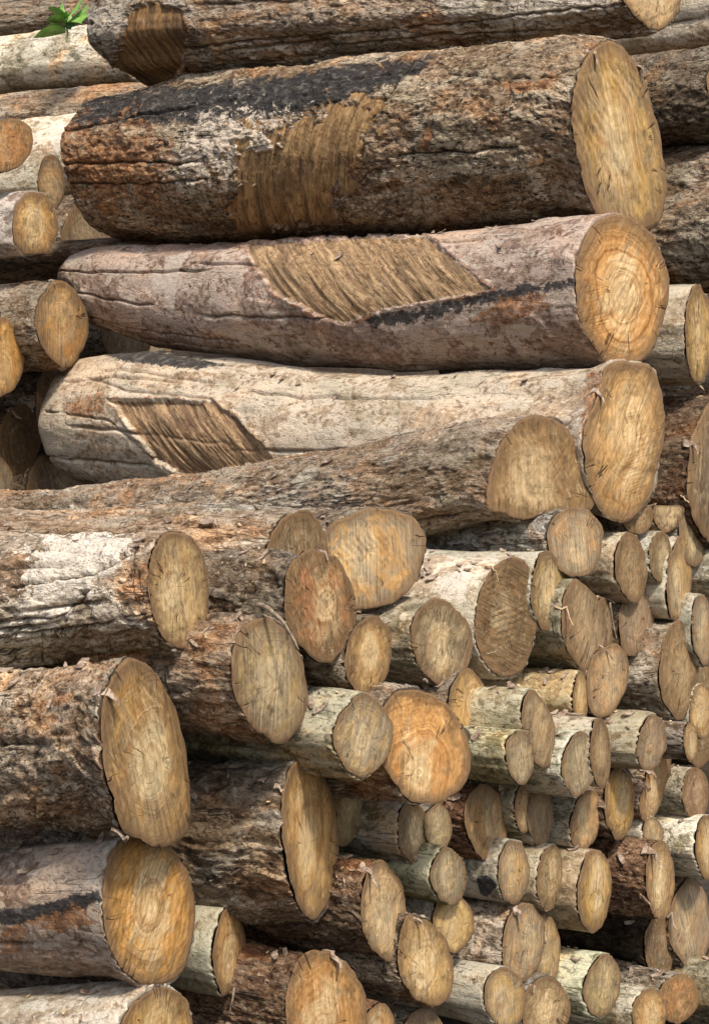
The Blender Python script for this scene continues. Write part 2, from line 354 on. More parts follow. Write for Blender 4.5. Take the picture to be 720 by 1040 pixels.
# ------------------------------------------------------------------ mesh helpers
def mesh_obj(name, verts, faces, m, parent=None, attrs=(), smooth_=True):
    """faces: list of (k,n) int arrays of equal-size polygons"""
    me = bpy.data.meshes.new(name)
    verts = np.asarray(verts, dtype=np.float32)
    me.vertices.add(len(verts))
    me.vertices.foreach_set('co', verts.ravel())
    tot = sum(f.size for f in faces); cnt = sum(len(f) for f in faces)
    me.loops.add(tot); me.polygons.add(cnt)
    me.loops.foreach_set('vertex_index', np.concatenate([f.ravel() for f in faces]).astype(np.int32))
    sizes = np.concatenate([np.full(len(f), f.shape[1], dtype=np.int32) for f in faces])
    st = np.zeros(cnt, dtype=np.int32); st[1:] = np.cumsum(sizes)[:-1]
    me.polygons.foreach_set('loop_start', st)
    try: me.polygons.foreach_set('loop_total', sizes)
    except Exception: pass
    me.polygons.foreach_set('use_smooth', np.full(cnt, smooth_, dtype=bool))
    for an, ty, dat in attrs:
        a = me.attributes.new(an, ty, 'POINT')
        a.data.foreach_set({'FLOAT': 'value', 'FLOAT_VECTOR': 'vector', 'FLOAT_COLOR': 'color'}[ty], np.asarray(dat, dtype=np.float32).ravel())
    me.update(calc_edges=True)
    me.materials.append(m)
    o = bpy.data.objects.new(name, me)
    COL.objects.link(o)
    if parent: o.parent = parent
    return o

def grid_faces(nr, nc, wrap=True):
    i = np.arange(nr - 1)[:, None]; j = np.arange(nc if wrap else nc - 1)[None, :]
    j2 = (j + 1) % nc
    return np.stack([i * nc + j, i * nc + j2, (i + 1) * nc + j2, (i + 1) * nc + j], -1).reshape(-1, 4)

def thing(name, loc, label, cat, group=None):
    e = bpy.data.objects.new(name, None)
    e.empty_display_size = 0.1
    e.location = loc
    COL.objects.link(e)
    e['label'] = label; e['category'] = cat
    if group: e['group'] = group
    return e

def ray(px, py):
    return np.array([(px - W / 2) / F, 1.0, -(py - H / 2) / F])
EYE = np.array([0, 0, CAMZ])

def base_depth(px):                                   # the ends of the pile recede to the right
    return 3.73 / (1 - 1.2 * (px - W / 2) / F)

def in_poly(px, py, poly):
    x = np.asarray(px); y = np.asarray(py); r = np.zeros(x.shape, bool)
    n_ = len(poly)
    for i in range(n_):
        x1, y1 = poly[i]; x2, y2 = poly[(i + 1) % n_]
        c = ((y1 > y) != (y2 > y)) & (x < (x2 - x1) * (y - y1) / (y2 - y1 + 1e-9) + x1)
        r ^= c
    return r

def poly_dist(px, py, poly):
    d = np.full(np.shape(px), 1e9)
    n_ = len(poly)
    for i in range(n_):
        x1, y1 = poly[i]; x2, y2 = poly[(i + 1) % n_]
        ex, ey = x2 - x1, y2 - y1
        t = np.clip(((px - x1) * ex + (py - y1) * ey) / (ex * ex + ey * ey + 1e-9), 0, 1)
        d = np.minimum(d, np.hypot(px - x1 - t * ex, py - y1 - t * ey))
    return d

ROUGH = {'dark': (0.018, 0.0075), 'grey': (0.016, 0.005), 'pale': (0.014, 0.0026), 'pink': (0.014, 0.003),
         'moss': (0.009, 0.0022), 'red': (0.016, 0.010), 'tan': (0.018, 0.0065)}
TONE = {  # base tint of sawn ends
 'tan': (0.60, 0.385, 0.15), 'orange': (0.62, 0.355, 0.115), 'pale': (0.64, 0.455, 0.205), 'grey': (0.44, 0.32, 0.16),
 'brown': (0.37, 0.25, 0.135), 'dark': (0.21, 0.145, 0.085), 'rust': (0.40, 0.21, 0.08), 'olive': (0.34, 0.275, 0.15)}
SEED = [0]
TOPS = []

def make_log(cx, cy, a, b, tilt=0.0, kind='grey', tone='tan', ring=0.5, stain=0.4, rim=0.8, Y=None, th=None, thf=None,
             poly=None, prof=None, res=1, L=1.9, fib=None, bark_tint=(1, 1, 1), masks=(), bare=(), label='log', pith=None,
             group='logs stacked in the pile', cap_round=0, flakes=0, s=0, grey=None, lines=(), dy=0.0, heart=None, dip=0.0, left=None, step=None, raise_=1.0):
    SEED[0] += 1
    sd_ = SEED[0]
    rng = random.Random(sd_ * 7919)
    so3 = np.array([sd_ * 3.71 % 50, sd_ * 7.13 % 50, sd_ * 1.37 % 50])
    alpha = math.atan((cx - W / 2) / F)
    thn = (math.acos(min(0.95, max(0.22, a / b))) - alpha) if thf is None else R(thf)
    tha = R(th) if th is not None else max(thn - 0.3, min(thn + 0.3, R(58) + rng.uniform(-0.09, 0.09)))
    if Y is None: Y = base_depth(cx)
    C = EYE + ray(cx, cy) * Y
    nrm = np.array([math.sin(thn), -math.cos(thn), 0.0])
    e1 = np.array([math.cos(thn), math.sin(thn), 0.0]); e2 = np.array([0, 0, 1.0])
    d = np.array([-math.sin(tha), math.cos(tha), -math.tan(dip)]); d /= np.linalg.norm(d)
    # --- outline of the cut on its plane
    if poly is None:
        ph = np.linspace(0, 2 * math.pi, 48, endpoint=False)
        ca, sa = math.cos(R(tilt)), math.sin(R(tilt))
        pw = rng.choice([0, 0, 0.12, 0.28]); sk = rng.uniform(-0.22, 0.22)
        ex, ey = a * (1.05 if res == 1 else 1) * np.sign(np.cos(ph)) * np.abs(np.cos(ph)) ** (1 + pw) * (1.05 + 0.15 * pw) + sk * a * np.sin(ph), b * np.sin(ph)
        pts = np.stack([cx + ex * ca - ey * sa, cy + ex * sa + ey * ca], 1)
    else:
        pts = np.array(poly, float)
    if group == 'cut logs stacked in the lower pile': pts[:, 1] = np.maximum(pts[:, 1], 514.0)
    PQ = []
    for x, y in pts:
        r_ = ray(x, y)
        t_ = np.dot(C - EYE, nrm) / np.dot(r_, nrm)
        v_ = EYE + r_ * t_ - C
        PQ.append((np.dot(v_, e1), np.dot(v_, e2)))
    PQ = np.array(PQ)
    an = np.arctan2(PQ[:, 1], PQ[:, 0]); ra = np.hypot(PQ[:, 0], PQ[:, 1])
    k = np.argsort(an); an, ra = an[k], ra[k]
    an = np.concatenate([an - 2 * math.pi, an, an + 2 * math.pi]); ra = np.tile(ra, 3)
    R0 = float(np.mean(ra))
    nphi = {0: 40, 1: 84, 2: 190, 3: 300}[res]
    q = np.arange(nphi) / nphi
    ph = 2 * math.pi * q + 0.42 * np.sin(2 * math.pi * q)      # denser round phi = pi, the side seen
    phw = (ph + math.pi) % (2 * math.pi) - math.pi
    rad = np.interp(phw, an, ra)
    ker = np.ones(max(3, nphi // 40 | 1)); ker /= ker.sum()
    rad = np.convolve(np.concatenate([rad[-40:], rad, rad[:40]]), ker, 'same')[40:-40]
    if poly is None:
        wob = fbm(np.stack([np.cos(ph) * 1.1 + so3[0], np.sin(ph) * 1.1 + so3[1], np.full(nphi, so3[2])], 1), 3)
        rad = rad * (1 + 0.11 * wob)
    rad = rad * (1 + 0.010 * fbm(np.stack([np.cos(ph) * 7 + so3[0], np.sin(ph) * 7 + so3[1], np.full(nphi, so3[2])], 1), 3))
    cph, sph = np.cos(ph), np.sin(ph)
    # --- stations along the log
    if prof:
        xs, tops, bots = [np.array(z, float) for z in zip(*sorted(prof, key=lambda z: -z[0]))]
        kx = (xs - W / 2) / F
        ts = (kx * C[1] - C[0]) / (d[0] - kx * d[1])
        Yt = C[1] + d[1] * ts
        zc = CAMZ - ((tops + bots) / 2 - H / 2) / F * Yt
        rr_ = (bots - tops) / 2 / F * Yt
        qmax = (rad * sph).max(); qmin = (rad * sph).min()
        hh = (qmax - qmin) / 2
        zmid0 = C[2] + (qmax + qmin) / 2
        if ts[0] > 0.02:
            ts = np.concatenate([[0], ts]); zc = np.concatenate([[zmid0], zc]); rr_ = np.concatenate([[hh], rr_])
        Lg = ts[-1]
        nt_ = {0: 30, 1: 70, 2: 190, 3: 420}[res]
        t = np.linspace(0, Lg, nt_)
        # smooth interpolation of the profile
        def ip(v):
            y_ = np.interp(t, ts, v); w_ = max(3, nt_ // 14 | 1); kk = np.hanning(w_ + 2)[1:-1]; kk /= kk.sum()
            pad = w_
            yy = np.concatenate([2 * y_[0] - y_[pad:0:-1], y_, 2 * y_[-1] - y_[-2:-pad - 2:-1]])
            return np.convolve(yy, kk, 'same')[pad:-pad]
        zct = ip(zc); rt = ip(rr_) / hh
        zoff = zct - (C[2] + d[2] * t) - (qmax + qmin) / 2 * rt
    else:
        Lg = max(L, 3 * R0)
        nt_ = {0: 24, 1: 64, 2: 150, 3: 300}[res]
        g = np.linspace(0, 1, nt_)
        t = Lg * (0.35 * g + 0.65 * g ** 3)
        rt = 1 + (rng.uniform(-0.06, 0.06)) * t / Lg + 0.02 * np.sin(t * 5 + sd_)
        zoff = 0.02 * R0 * np.sin(t * 2.0 + sd_)
    circ = R0
    bl = smooth(0, 1, t / (4 * R0))[:, None] * 0.8
    rprof = rad[None, :] * (1 - bl) + circ * bl if poly is not None else np.repeat(rad[None, :], len(t), 0)
    rprof = rprof * rt[:, None]
    if cap_round:
        e_ = np.clip((t - (Lg - cap_round)) / cap_round, 0, 1)
        rprof = rprof * np.sqrt(np.maximum(0.03, 1 - e_[:, None] ** 3.0 * 0.9))
    # displacement
    T, PH = np.meshgrid(t, np.arange(nphi), indexing='ij')
    cP, sP = cph[PH], sph[PH]
    lc = np.stack([cP * rprof, sP * rprof, T], -1).reshape(-1, 3)
    lcs = lc + so3
    big, fin = ROUGH[kind]
    sc = min(1.0, R0 / 0.16) if res < 2 else 1.0
    lo = fbm(lcs * np.array([4.5, 4.5, 2.2]), 3)
    if kind in ('dark', 'red', 'tan', 'grey'):
        st_ = {'dark': (13, 9), 'red': (15, 8), 'tan': (19, 5), 'grey': (16, 10)}[kind]
        warp = lcs + 0.03 * np.stack([noise(lcs * 9), noise(lcs * 9 + 31), noise(lcs * 9 + 57)], 1)
        hf = 1 - 2.2 * np.abs(fbm(warp * np.array([st_[0], st_[0], st_[1]]), 4, 2.1, 0.55))
        hf = np.clip(hf, -0.6, 1)
        if kind in ('red', 'dark'):
            hf = 0.6 * hf + 0.5 * (np.floor(2.5 * (0.5 + fbm(lcs * np.array([8, 8, 5]) + 40, 4))) / 2.5 - 0.4)
        hf = hf + 0.5 * fbm(lcs * np.array([70, 70, 45]), 2)
    else:
        hf = 0.9 * fbm(lcs * np.array([11, 11, 9]), 4) + 0.35 * fbm(lcs * np.array([60, 60, 42]), 2)
        kn = fbm(lcs * np.array([6, 6, 5]) + 77, 2)
        hf = hf + 2.2 * smooth(0.32, 0.55, kn)
    disp = big * sc * lo + fin * sc * (hf - 0.3)
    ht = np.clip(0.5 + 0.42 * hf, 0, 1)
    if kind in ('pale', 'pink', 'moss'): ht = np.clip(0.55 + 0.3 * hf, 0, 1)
    plate = smooth(0.02, 0.07, fbm(lcs * np.array([5.5, 5.5, 3.0]) + 3.0 + 0.3 * sd_, 5, 2.1, 0.55)) if kind in ('dark', 'tan', 'grey', 'red') else np.zeros(len(lcs))
    disp = disp - 0.006 * sc * plate
    # a few long shrinkage cracks with real depth
    if res >= 2:
        for c_ in range(rng.randint(4, 7)):
            p0 = rng.uniform(2.2, 4.4); t0 = rng.uniform(0, 0.75 * Lg); t1 = t0 + rng.uniform(0.3, 0.9) * Lg * 0.6
            sl_ = rng.uniform(-0.25, 0.25)
            arc = (ph[PH].ravel() - (p0 + sl_ * (T.ravel() - t0) + 0.05 * noise(np.stack([T.ravel() * 9 + c_ * 13, 0 * T.ravel() + sd_, 0 * T.ravel()], 1)))) * R0
            win = smooth(t0 - 0.02, t0 + 0.1, T.ravel()) * (1 - smooth(t1 - 0.15, t1, T.ravel()))
            cut = np.exp(-(arc / 0.0055) ** 2) * win
            disp -= 0.014 * cut
            ht = ht * (1 - cut)
    disp = disp.reshape(T.shape)
    disp[0] *= 0.5
    edge = smooth(0, 0.05, T)
    rag = fbm(np.stack([cph * 9 + so3[0], sph * 9, np.full(nphi, so3[1])], 1), 3)
    # --- mark masks & bare areas: where on the log they sit is found from where they show
    rr2 = rprof + disp
    P = (C[None, None] + d * (T[..., None]) + (cP * rr2)[..., None] * e1 + (sP * rr2)[..., None] * e2)
    P[..., 2] += zoff[:, None]
    ends = (0.010 * rag + 0.0)[None, :] * np.exp(-T / 0.03)
    P += ends[..., None] * d * 1.0
    V = P.reshape(-1, 3)
    ppx = W / 2 + F * V[:, 0] / V[:, 1]; ppy = H / 2 - F * (V[:, 2] - CAMZ) / V[:, 1]
    outd = (cP[..., None] * e1 + sP[..., None] * e2).reshape(-1, 3)
    front = (outd * (EYE - V)).sum(1) > -0.25 * np.linalg.norm(EYE - V, axis=1)
    mk = np.zeros((len(V), 4), np.float32); mk[:, 3] = plate
    for ch, pl, soft in masks:
        ins = in_poly(ppx, ppy, pl); dd = poly_dist(ppx, ppy, pl)
        m_ = 0.5 + 0.5 * np.clip(np.where(ins, dd, -dd) / soft, -1, 1)
        mk[:, ch] = np.maximum(mk[:, ch], m_ * front)
    for pts_, wpx in lines:
        jx = 2.5 * noise(np.stack([ppx * 0.08, ppy * 0.08, np.full(len(V), 5.0)], 1))
        dl = np.full(len(V), 1e9)
        for (x1, y1), (x2, y2) in zip(pts_[:-1], pts_[1:]):
            ex_, ey_ = x2 - x1, y2 - y1
            tt = np.clip(((ppx - x1) * ex_ + (ppy - y1) * ey_) / (ex_ * ex_ + ey_ * ey_), 0, 1)
            dl = np.minimum(dl, np.hypot(ppx + jx - x1 - tt * ex_, ppy + jx - y1 - tt * ey_))
        cut = np.exp(-(dl / wpx) ** 2) * front
        V -= outd * (0.010 * cut)[:, None]
        ht = ht * (1 - np.clip(cut * 1.3, 0, 1))
    baremask = np.zeros(len(V), np.int8)
    bmeta = []
    for bi, (pl, ang, depth, tint, jit) in enumerate(bare):
        jx = jit * fbm(np.stack([ppx * 0.05, ppy * 0.05, np.full(len(V), 3.0 + bi)], 1), 5, 2.1, 0.6)
        jy = jit * fbm(np.stack([ppx * 0.05, ppy * 0.05, np.full(len(V), 9.0 + bi)], 1), 5, 2.1, 0.6)
        ins = in_poly(ppx + jx, ppy + jy, pl) & front
        dd = poly_dist(ppx + jx, ppy + jy, pl)
        w_ = np.where(ins, np.clip(dd / 2.5, 0, 1), 0)
        lp = 1 - np.where(~ins & front, np.clip(dd / 6.0, 0, 1), 1)
        # fibres run at an angle to the trunk, on the unrolled surface
        su = (ph[PH].ravel() - math.pi) * R0; tv = T.ravel()
        ca, sa = math.cos(R(ang)), math.sin(R(ang))
        bu = su * ca - tv * sa; bv = su * sa + tv * ca
        fb = fbm(np.stack([bu * 62, bv * 6, np.full(len(V), so3[0])], 1), 4, 2, 0.6)
        f2 = fbm(np.stack([bu * 17, bv * 2.5, np.full(len(V), so3[1])], 1), 3)
        V += outd * ((-depth - disp.ravel() * 0.8 + 0.0035 * fb + 0.005 * f2) * w_ + 0.005 * lp)[:, None]
        baremask[ins & (dd > 1.0)] = bi + 1
        bmeta.append((bu, bv, np.clip(0.5 + 0.8 * fb + 0.5 * f2, 0, 1), tint))
        mk[:, 2] = np.maximum(mk[:, 2], 0.62 * lp)
    zb = V[:, 2].min()
    if group != 'logs of the further stacks':
        up = np.nonzero((outd[:, 2] > 0.55) & (outd[:, 2] < 0.97) & (T.ravel() > 0.03) & (T.ravel() < (1.6 if prof else 0.35)) & front)[0]
        if len(up): TOPS.append((V[up], outd[up]))
    base = np.array([C[0], C[1], zb])
    e = thing('log', tuple(base), label, 'log', group)
    # --- bark, with a lip round the cut
    nv = len(V)
    lip = (C[None] + (cph * rad * 0.93)[:, None] * e1 + (sph * rad * 0.93)[:, None] * e2) + d * 0.004
    lip[:, 2] += zoff[0]
    ctr = V.reshape(len(t), nphi, 3)[-1].mean(0)[None]
    allV = np.concatenate([V, lip, ctr]) - base
    alc = np.concatenate([lcs, lcs[:nphi] * [0.97, 0.97, 1], lcs[-1:]])
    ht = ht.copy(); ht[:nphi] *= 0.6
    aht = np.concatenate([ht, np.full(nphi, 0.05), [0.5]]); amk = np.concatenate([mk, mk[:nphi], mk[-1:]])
    gf = grid_faces(len(t), nphi)[:, ::-1]
    bf = baremask[gf]
    isb = (bf > 0).all(1) if len(bare) else np.zeros(len(gf), bool)
    j = np.arange(nphi); j2 = (j + 1) % nphi
    lipf = np.stack([nv + j, nv + j2, j2, j], 1)[:, ::-1]
    lr = (len(t) - 1) * nphi
    capf = np.stack([lr + j2, lr + j, np.full(nphi, nv + nphi)], 1)
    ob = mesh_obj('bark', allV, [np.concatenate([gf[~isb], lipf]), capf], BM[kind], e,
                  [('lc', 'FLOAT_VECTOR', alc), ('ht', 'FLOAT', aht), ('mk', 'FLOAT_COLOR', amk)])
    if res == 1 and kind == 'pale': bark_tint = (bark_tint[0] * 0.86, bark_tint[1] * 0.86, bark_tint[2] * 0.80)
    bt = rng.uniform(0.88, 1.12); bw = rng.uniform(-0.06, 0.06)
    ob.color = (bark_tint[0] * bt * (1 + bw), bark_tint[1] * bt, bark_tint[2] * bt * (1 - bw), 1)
    for bi in range(len(bare)):
        sel = isb & (bf.max(1) == bi + 1)
        fs = gf[sel]
        if len(fs) < 4: continue
        u_, inv = np.unique(fs, return_inverse=True)
        bu, bv, bh, tint = bmeta[bi]
        bo = mesh_obj('bare_wood', V[u_] - base, [inv.reshape(-1, 4)], BARE, e,
                      [('buv', 'FLOAT_VECTOR', np.stack([bu[u_], bv[u_], np.full(len(u_), so3[0])], 1)), ('ht', 'FLOAT', bh[u_])])
        bo.color = (*tint, 1)
        bo['label'] = 'patch stripped to bare fibrous wood'
    # --- cut end
    nr = {0: 6, 1: 22, 2: 56, 3: 80}[res]
    rs = (1 - np.linspace(0, 1, nr)) ** 0.8
    rs[-1] = 0.004
    RS, PJ = np.meshgrid(rs, np.arange(nphi), indexing='ij')
    rad_f = rad * (0.985 + 0.008 * rag)
    U = RS * (cph * rad_f)[PJ]; Vv = RS * (sph * rad_f)[PJ]
    un, vn = (U / R0).ravel(), (Vv / R0).ravel()
    fa = R(fib if fib is not None else rng.uniform(-22, 22))
    fu = un * math.cos(fa) + vn * math.sin(fa); fv = -un * math.sin(fa) + vn * math.cos(fa)
    one = np.ones_like(un)
    hgt = 0.022 * fbm(np.stack([un * 1.6 + so3[0], vn * 1.6, one * so3[1]], 1), 4)
    hgt += (0.004 if res > 1 else 0.003) * fbm(np.stack([fu * (34 if res > 1 else 14), fv * 2.6, one * so3[2]], 1), 3, 2.0, 0.6)
    hgt += (0.012 if res > 1 else 0.010) * fbm(np.stack([fu * 5, fv * 1.2, one * so3[0]], 1), 3)
    arcu = fu * math.cos(0.5) + 0.12 * fv * fv + fv * 0.5
    hgt += (0.005 if res > 1 else 0) * np.sin(arcu * 58 + 3 * noise(np.stack([un * 2, vn * 2, one * so3[0]], 1))) * smooth(-0.1, 0.25, fbm(np.stack([un * 1.5, vn * 1.5, one * so3[2] + 9], 1), 2))
    sdir = rng.uniform(0, 6.28); off = rng.uniform(0.25, 0.7)
    line = un * math.cos(sdir) + vn * math.sin(sdir) + 0.15 * noise(np.stack([un * 3, vn * 3, one * sd_], 1))
    hgt -= (0.018 if res > 0 else 0) * smooth(off - 0.06, off + 0.06, line) * rng.choice([0, 0.6, 1.0])
    hgt -= 0.012 * smooth(0.965, 1.0, RS.ravel())
    dome = rng.choice([0, 0, 0.015, 0.05])
    hgt += dome * (1.0 - RS.ravel() ** 2) * (1 + 0.6 * noise(np.stack([un + so3[0], vn, one * so3[2]], 1)))
    FV = C[None] + nrm * (hgt * R0 + 0.012 * R0 + 0.004)[:, None] + U.ravel()[:, None] * e1 + Vv.ravel()[:, None] * e2
    FV[:, 2] += zoff[0]
    pc = pith if pith is not None else (rng.uniform(-0.25, 0.25), rng.uniform(-0.25, 0.25))
    ff = grid_faces(nr, nphi)
    cf = np.arange(nphi)[::1] + (nr - 1) * nphi
    FV = np.concatenate([FV, FV[-nphi:].mean(0)[None]])
    capc = np.stack([cf, np.roll(cf, -1), np.full(nphi, len(FV) - 1)], 1)
    ext = lambda v: np.concatenate([v, v[-1:]])
    fuv = np.stack([fu, fv, one * (sd_ * 1.7)], 1); frw = np.stack([un - pc[0], vn - pc[1], one * (sd_ * 1.7)], 1)
    fo = mesh_obj('cut_end', FV - base, [ff, capc], WOOD, e,
                  [('fuv', 'FLOAT_VECTOR', ext(fuv)), ('frw', 'FLOAT_VECTOR', ext(frw)), ('rr', 'FLOAT', ext(RS.ravel())),
                   ('fk2', 'FLOAT_COLOR', np.tile([rng.uniform(0.05, 0.55) * (1 - 0.4 * ring), max(0, rng.uniform(-0.6, 0.8)) if grey is None else grey, max(0, rng.uniform(-0.4, 0.9)), 1], (len(FV), 1))),
                   ('fk', 'FLOAT_COLOR', np.tile([ring, stain, rim, heart if heart is not None else (0.25 if tone in ('dark', 'brown', 'rust') else rng.uniform(0.5, 1))], (len(FV), 1)))])
    tn = np.array(TONE[tone]) * rng.uniform(0.85, 1.08) * np.array([1, rng.uniform(0.94, 1.04), rng.uniform(0.88, 1.15)])
    fo.color = (*tn, 1)
    # --- torn bark and splinters on the rim
    for kf in range((flakes + 1) // 2):
        pj = rng.randrange(nphi) if kf else int(nphi * rng.uniform(0.12, 0.42))
        o_ = C + e1 * cph[pj] * rad[pj] * 0.98 + e2 * sph[pj] * rad[pj] * 0.98
        o_[2] += zoff[0]
        tg = -e1 * sph[pj] + e2 * cph[pj]
        ou = e1 * cph[pj] + e2 * sph[pj]
        isb_ = rng.random() < 0.8
        fs_ = min(R0, 0.12); ln = fs_ * rng.uniform(0.2, 0.6); wd_ = fs_ * (rng.uniform(0.05, 0.16) if isb_ else rng.uniform(0.015, 0.035))
        cu = rng.uniform(-0.5, 0.6)
        vs = []
        for q_ in range(6):
            f_ = q_ / 5.0
            c_ = o_ + d * 0.02 + (nrm * 0.8 + ou * 0.35 * cu + tg * rng.uniform(-0.25, 0.25)) * ln * f_ - e2 * ln * f_ * f_ * rng.uniform(0.2, 0.7)
            w2 = wd_ * (1 - 0.75 * f_) * rng.uniform(0.7, 1.2)
            for sx, sy in ((-1, 0), (1, 0.0), (1, 1), (-1, 1)):
                vs.append(c_ + tg * sx * w2 + ou * (sy * 0.006 * min(1, R0 / 0.1)))
        vs = np.array(vs) - base
        qf = grid_faces(6, 4)
        mesh_obj('bark_flake' if isb_ else 'splinter', vs, [np.concatenate([qf, [[3, 2, 1, 0], [20, 21, 22, 23]]])], FLAKE if isb_ else SPLINT, e, smooth_=False)
    return e

# ------------------------------------------------------------------ the setting
def ground():
    n_ = 120
    xs = np.sign(np.linspace(-1, 1, n_)) * np.abs(np.linspace(-1, 1, n_)) ** 3 * 150
    X, Yg = np.meshgrid(xs, xs + 3)
    z = 0.55 * smooth(1.3, -0.6, X) * np.exp(-((Yg - 4) / 4.5) ** 2) - 0.06 + 0.05 * fbm(np.stack([X.ravel(), Yg.ravel(), 0 * X.ravel()], 1) * 1.3, 4).reshape(X.shape)
    o = mesh_obj('ground', np.stack([X, Yg, z], -1).reshape(-1, 3), [grid_faces(n_, n_, False)], SOIL)
    o['kind'] = 'structure'
    # added bank behind the pile, blocks sky light through the gaps
    u = np.linspace(-14, 14, 90); v = np.linspace(0, 1, 40)
    Uu, Vv_ = np.meshgrid(u, v)
    by = 9.6 + 0.45 * Uu * 0.3 + 3.2 * Vv_ ** 1.6
    bz = -0.2 + 9.0 * Vv_
    nn = fbm(np.stack([Uu.ravel() * 0.8, Vv_.ravel() * 4, 0 * Uu.ravel()], 1), 5).reshape(Uu.shape)
    o = mesh_obj('added_bank', np.stack([Uu, by + 0.5 * nn, bz + 0.15 * nn], -1).reshape(-1, 3), [grid_faces(40, 90, False)], SOIL)
    o['kind'] = 'structure'
ground()
# ------------------------------------------------------------------ the logs: px of the cut end in the photograph, its half sizes, look
BIG = 'large logs lying across the top of the pile'
BACK = 'logs of the further stacks'
SPEC = []
def lg(label, cx, cy, a, b, **k):
    SPEC.append(dict(label=label, cx=cx, cy=cy, a=a, b=b, **k))

# --- big upper logs
lg('topmost big log, brown bark with a dark fibrous stripped patch near its thick left end', 661, -6, 27, 37, Y=5.05, kind='grey', tone='pale', th=58, res=3, group=BIG,
   prof=[(640, -30, 36), (560, -34, 46), (480, -40, 53), (300, -44, 76), (200, -46, 88), (175, -44, 94), (155, -36, 94), (146, -20, 84)], cap_round=0.03,
   bare=[([(132, 6), (160, 0), (186, 8), (190, 40), (176, 92), (112, 92), (111, 76)], 72, 0.012, (0.30, 0.185, 0.085), 5)],
   masks=[(2, [(405, 22), (445, 8), (455, 20), (420, 34)], 5), (0, [(111, 76), (250, 84), (400, 66), (470, 54), (640, 38), (640, 60), (110, 120)], 8)], ring=0.2, stain=0.15,  # black strip follows the lower edge of the log
   lines=[([(186, 50), (240, 43), (320, 36), (393, 30), (480, 22), (530, 15), (640, 4)], 1.5), ([(520, 24), (523, 50)], 1.2), ([(496, 26), (494, 48)], 1.0)])
lg('big log with a black scorched top and a long pointed oblique tan end', 630, 135, 46, 95, Y=4.93, bark_tint=(1.32, 1.28, 1.22), grey=0.15, kind='dark', tone='tan', th=53, res=3, group=BIG,
   poly=[(616, 39), (630, 47), (647, 70), (662, 110), (671, 160), (676, 200), (670, 226), (655, 235), (627, 230), (603, 218), (593, 187), (583, 147), (580, 97), (590, 63), (604, 46)],
   prof=[(602, 40, 224), (520, 50, 234), (420, 62, 243), (300, 76, 248), (200, 86, 249), (160, 95, 247), (132, 99, 247), (118, 102, 246)], cap_round=0.02,
   masks=[(0, [(60, 112), (135, 92), (250, 82), (400, 60), (440, 58), (415, 78), (385, 92), (330, 110), (270, 122), (200, 128), (130, 126), (80, 130)], 10),
          (1, [(175, 150), (190, 128), (250, 122), (330, 128), (320, 160), (230, 175), (180, 185)], 45),
          (2, [(62, 130), (130, 130), (175, 145), (160, 195), (100, 205), (62, 180)], 50),
          (2, [(505, 84), (545, 82), (562, 76), (560, 90), (520, 94)], 4), (2, [(424, 150), (434, 128), (440, 128), (436, 152)], 3)],
   bare=[([(236, 150), (290, 128), (352, 100), (392, 96), (372, 150), (350, 190), (338, 234), (300, 243), (232, 243), (236, 200)], 66, 0.006, (0.42, 0.275, 0.135), 24)], ring=0.1, stain=0.35, fib=22, flakes=3,
   lines=[([(62, 186), (150, 187), (210, 182)], 1.5), ([(590, 66), (560, 78), (500, 80), (455, 74)], 1.2), ([(420, 62), (395, 95), (372, 130), (366, 160)], 1.3)])
lg('pinkish grey tapering log with a stripped diagonal patch and a round ringed orange end', 630, 296, 48, 78, Y=4.74, bark_tint=(0.80, 0.74, 0.72), grey=0, kind='pink', tone='orange', th=50, res=3, group=BIG,
   poly=[(612, 219), (634, 219), (652, 229), (668, 250), (677, 278), (678, 302), (672, 330), (662, 358), (648, 370), (628, 375), (610, 364), (598, 346), (586, 322), (583, 290), (588, 250), (598, 230)],
   prof=[(600, 220, 374), (500, 230, 378), (400, 239, 379), (300, 243, 372), (240, 246, 364), (160, 248, 352), (110, 250, 336), (90, 253, 322), (72, 262, 310)], cap_round=0.12,
   masks=[(1, [(66, 258), (82, 258), (74, 272), (66, 270)], 3), (1, [(60, 282), (72, 292), (90, 305), (92, 318), (78, 316), (60, 296)], 3),
          (1, [(168, 262), (194, 255), (182, 275), (178, 310), (172, 325), (166, 300)], 3), (1, [(155, 275), (164, 270), (166, 296), (156, 300)], 3),
          (0, [(372, 318), (430, 312), (500, 296), (590, 282), (600, 290), (500, 306), (440, 322), (380, 334)], 9),
          (2, [(500, 308), (550, 296), (560, 312), (510, 330), (470, 330)], 8), (1, [(515, 330), (545, 332), (535, 342), (512, 340)], 3)],
   bare=[([(245, 248), (330, 241), (432, 238), (500, 294), (470, 302), (400, 312), (350, 330), (322, 322), (280, 300)], -42, 0.008, (0.44, 0.31, 0.185), 3)],
   ring=0.9, stain=0.08, fib=-35, pith=(0.02, -0.05), flakes=2)
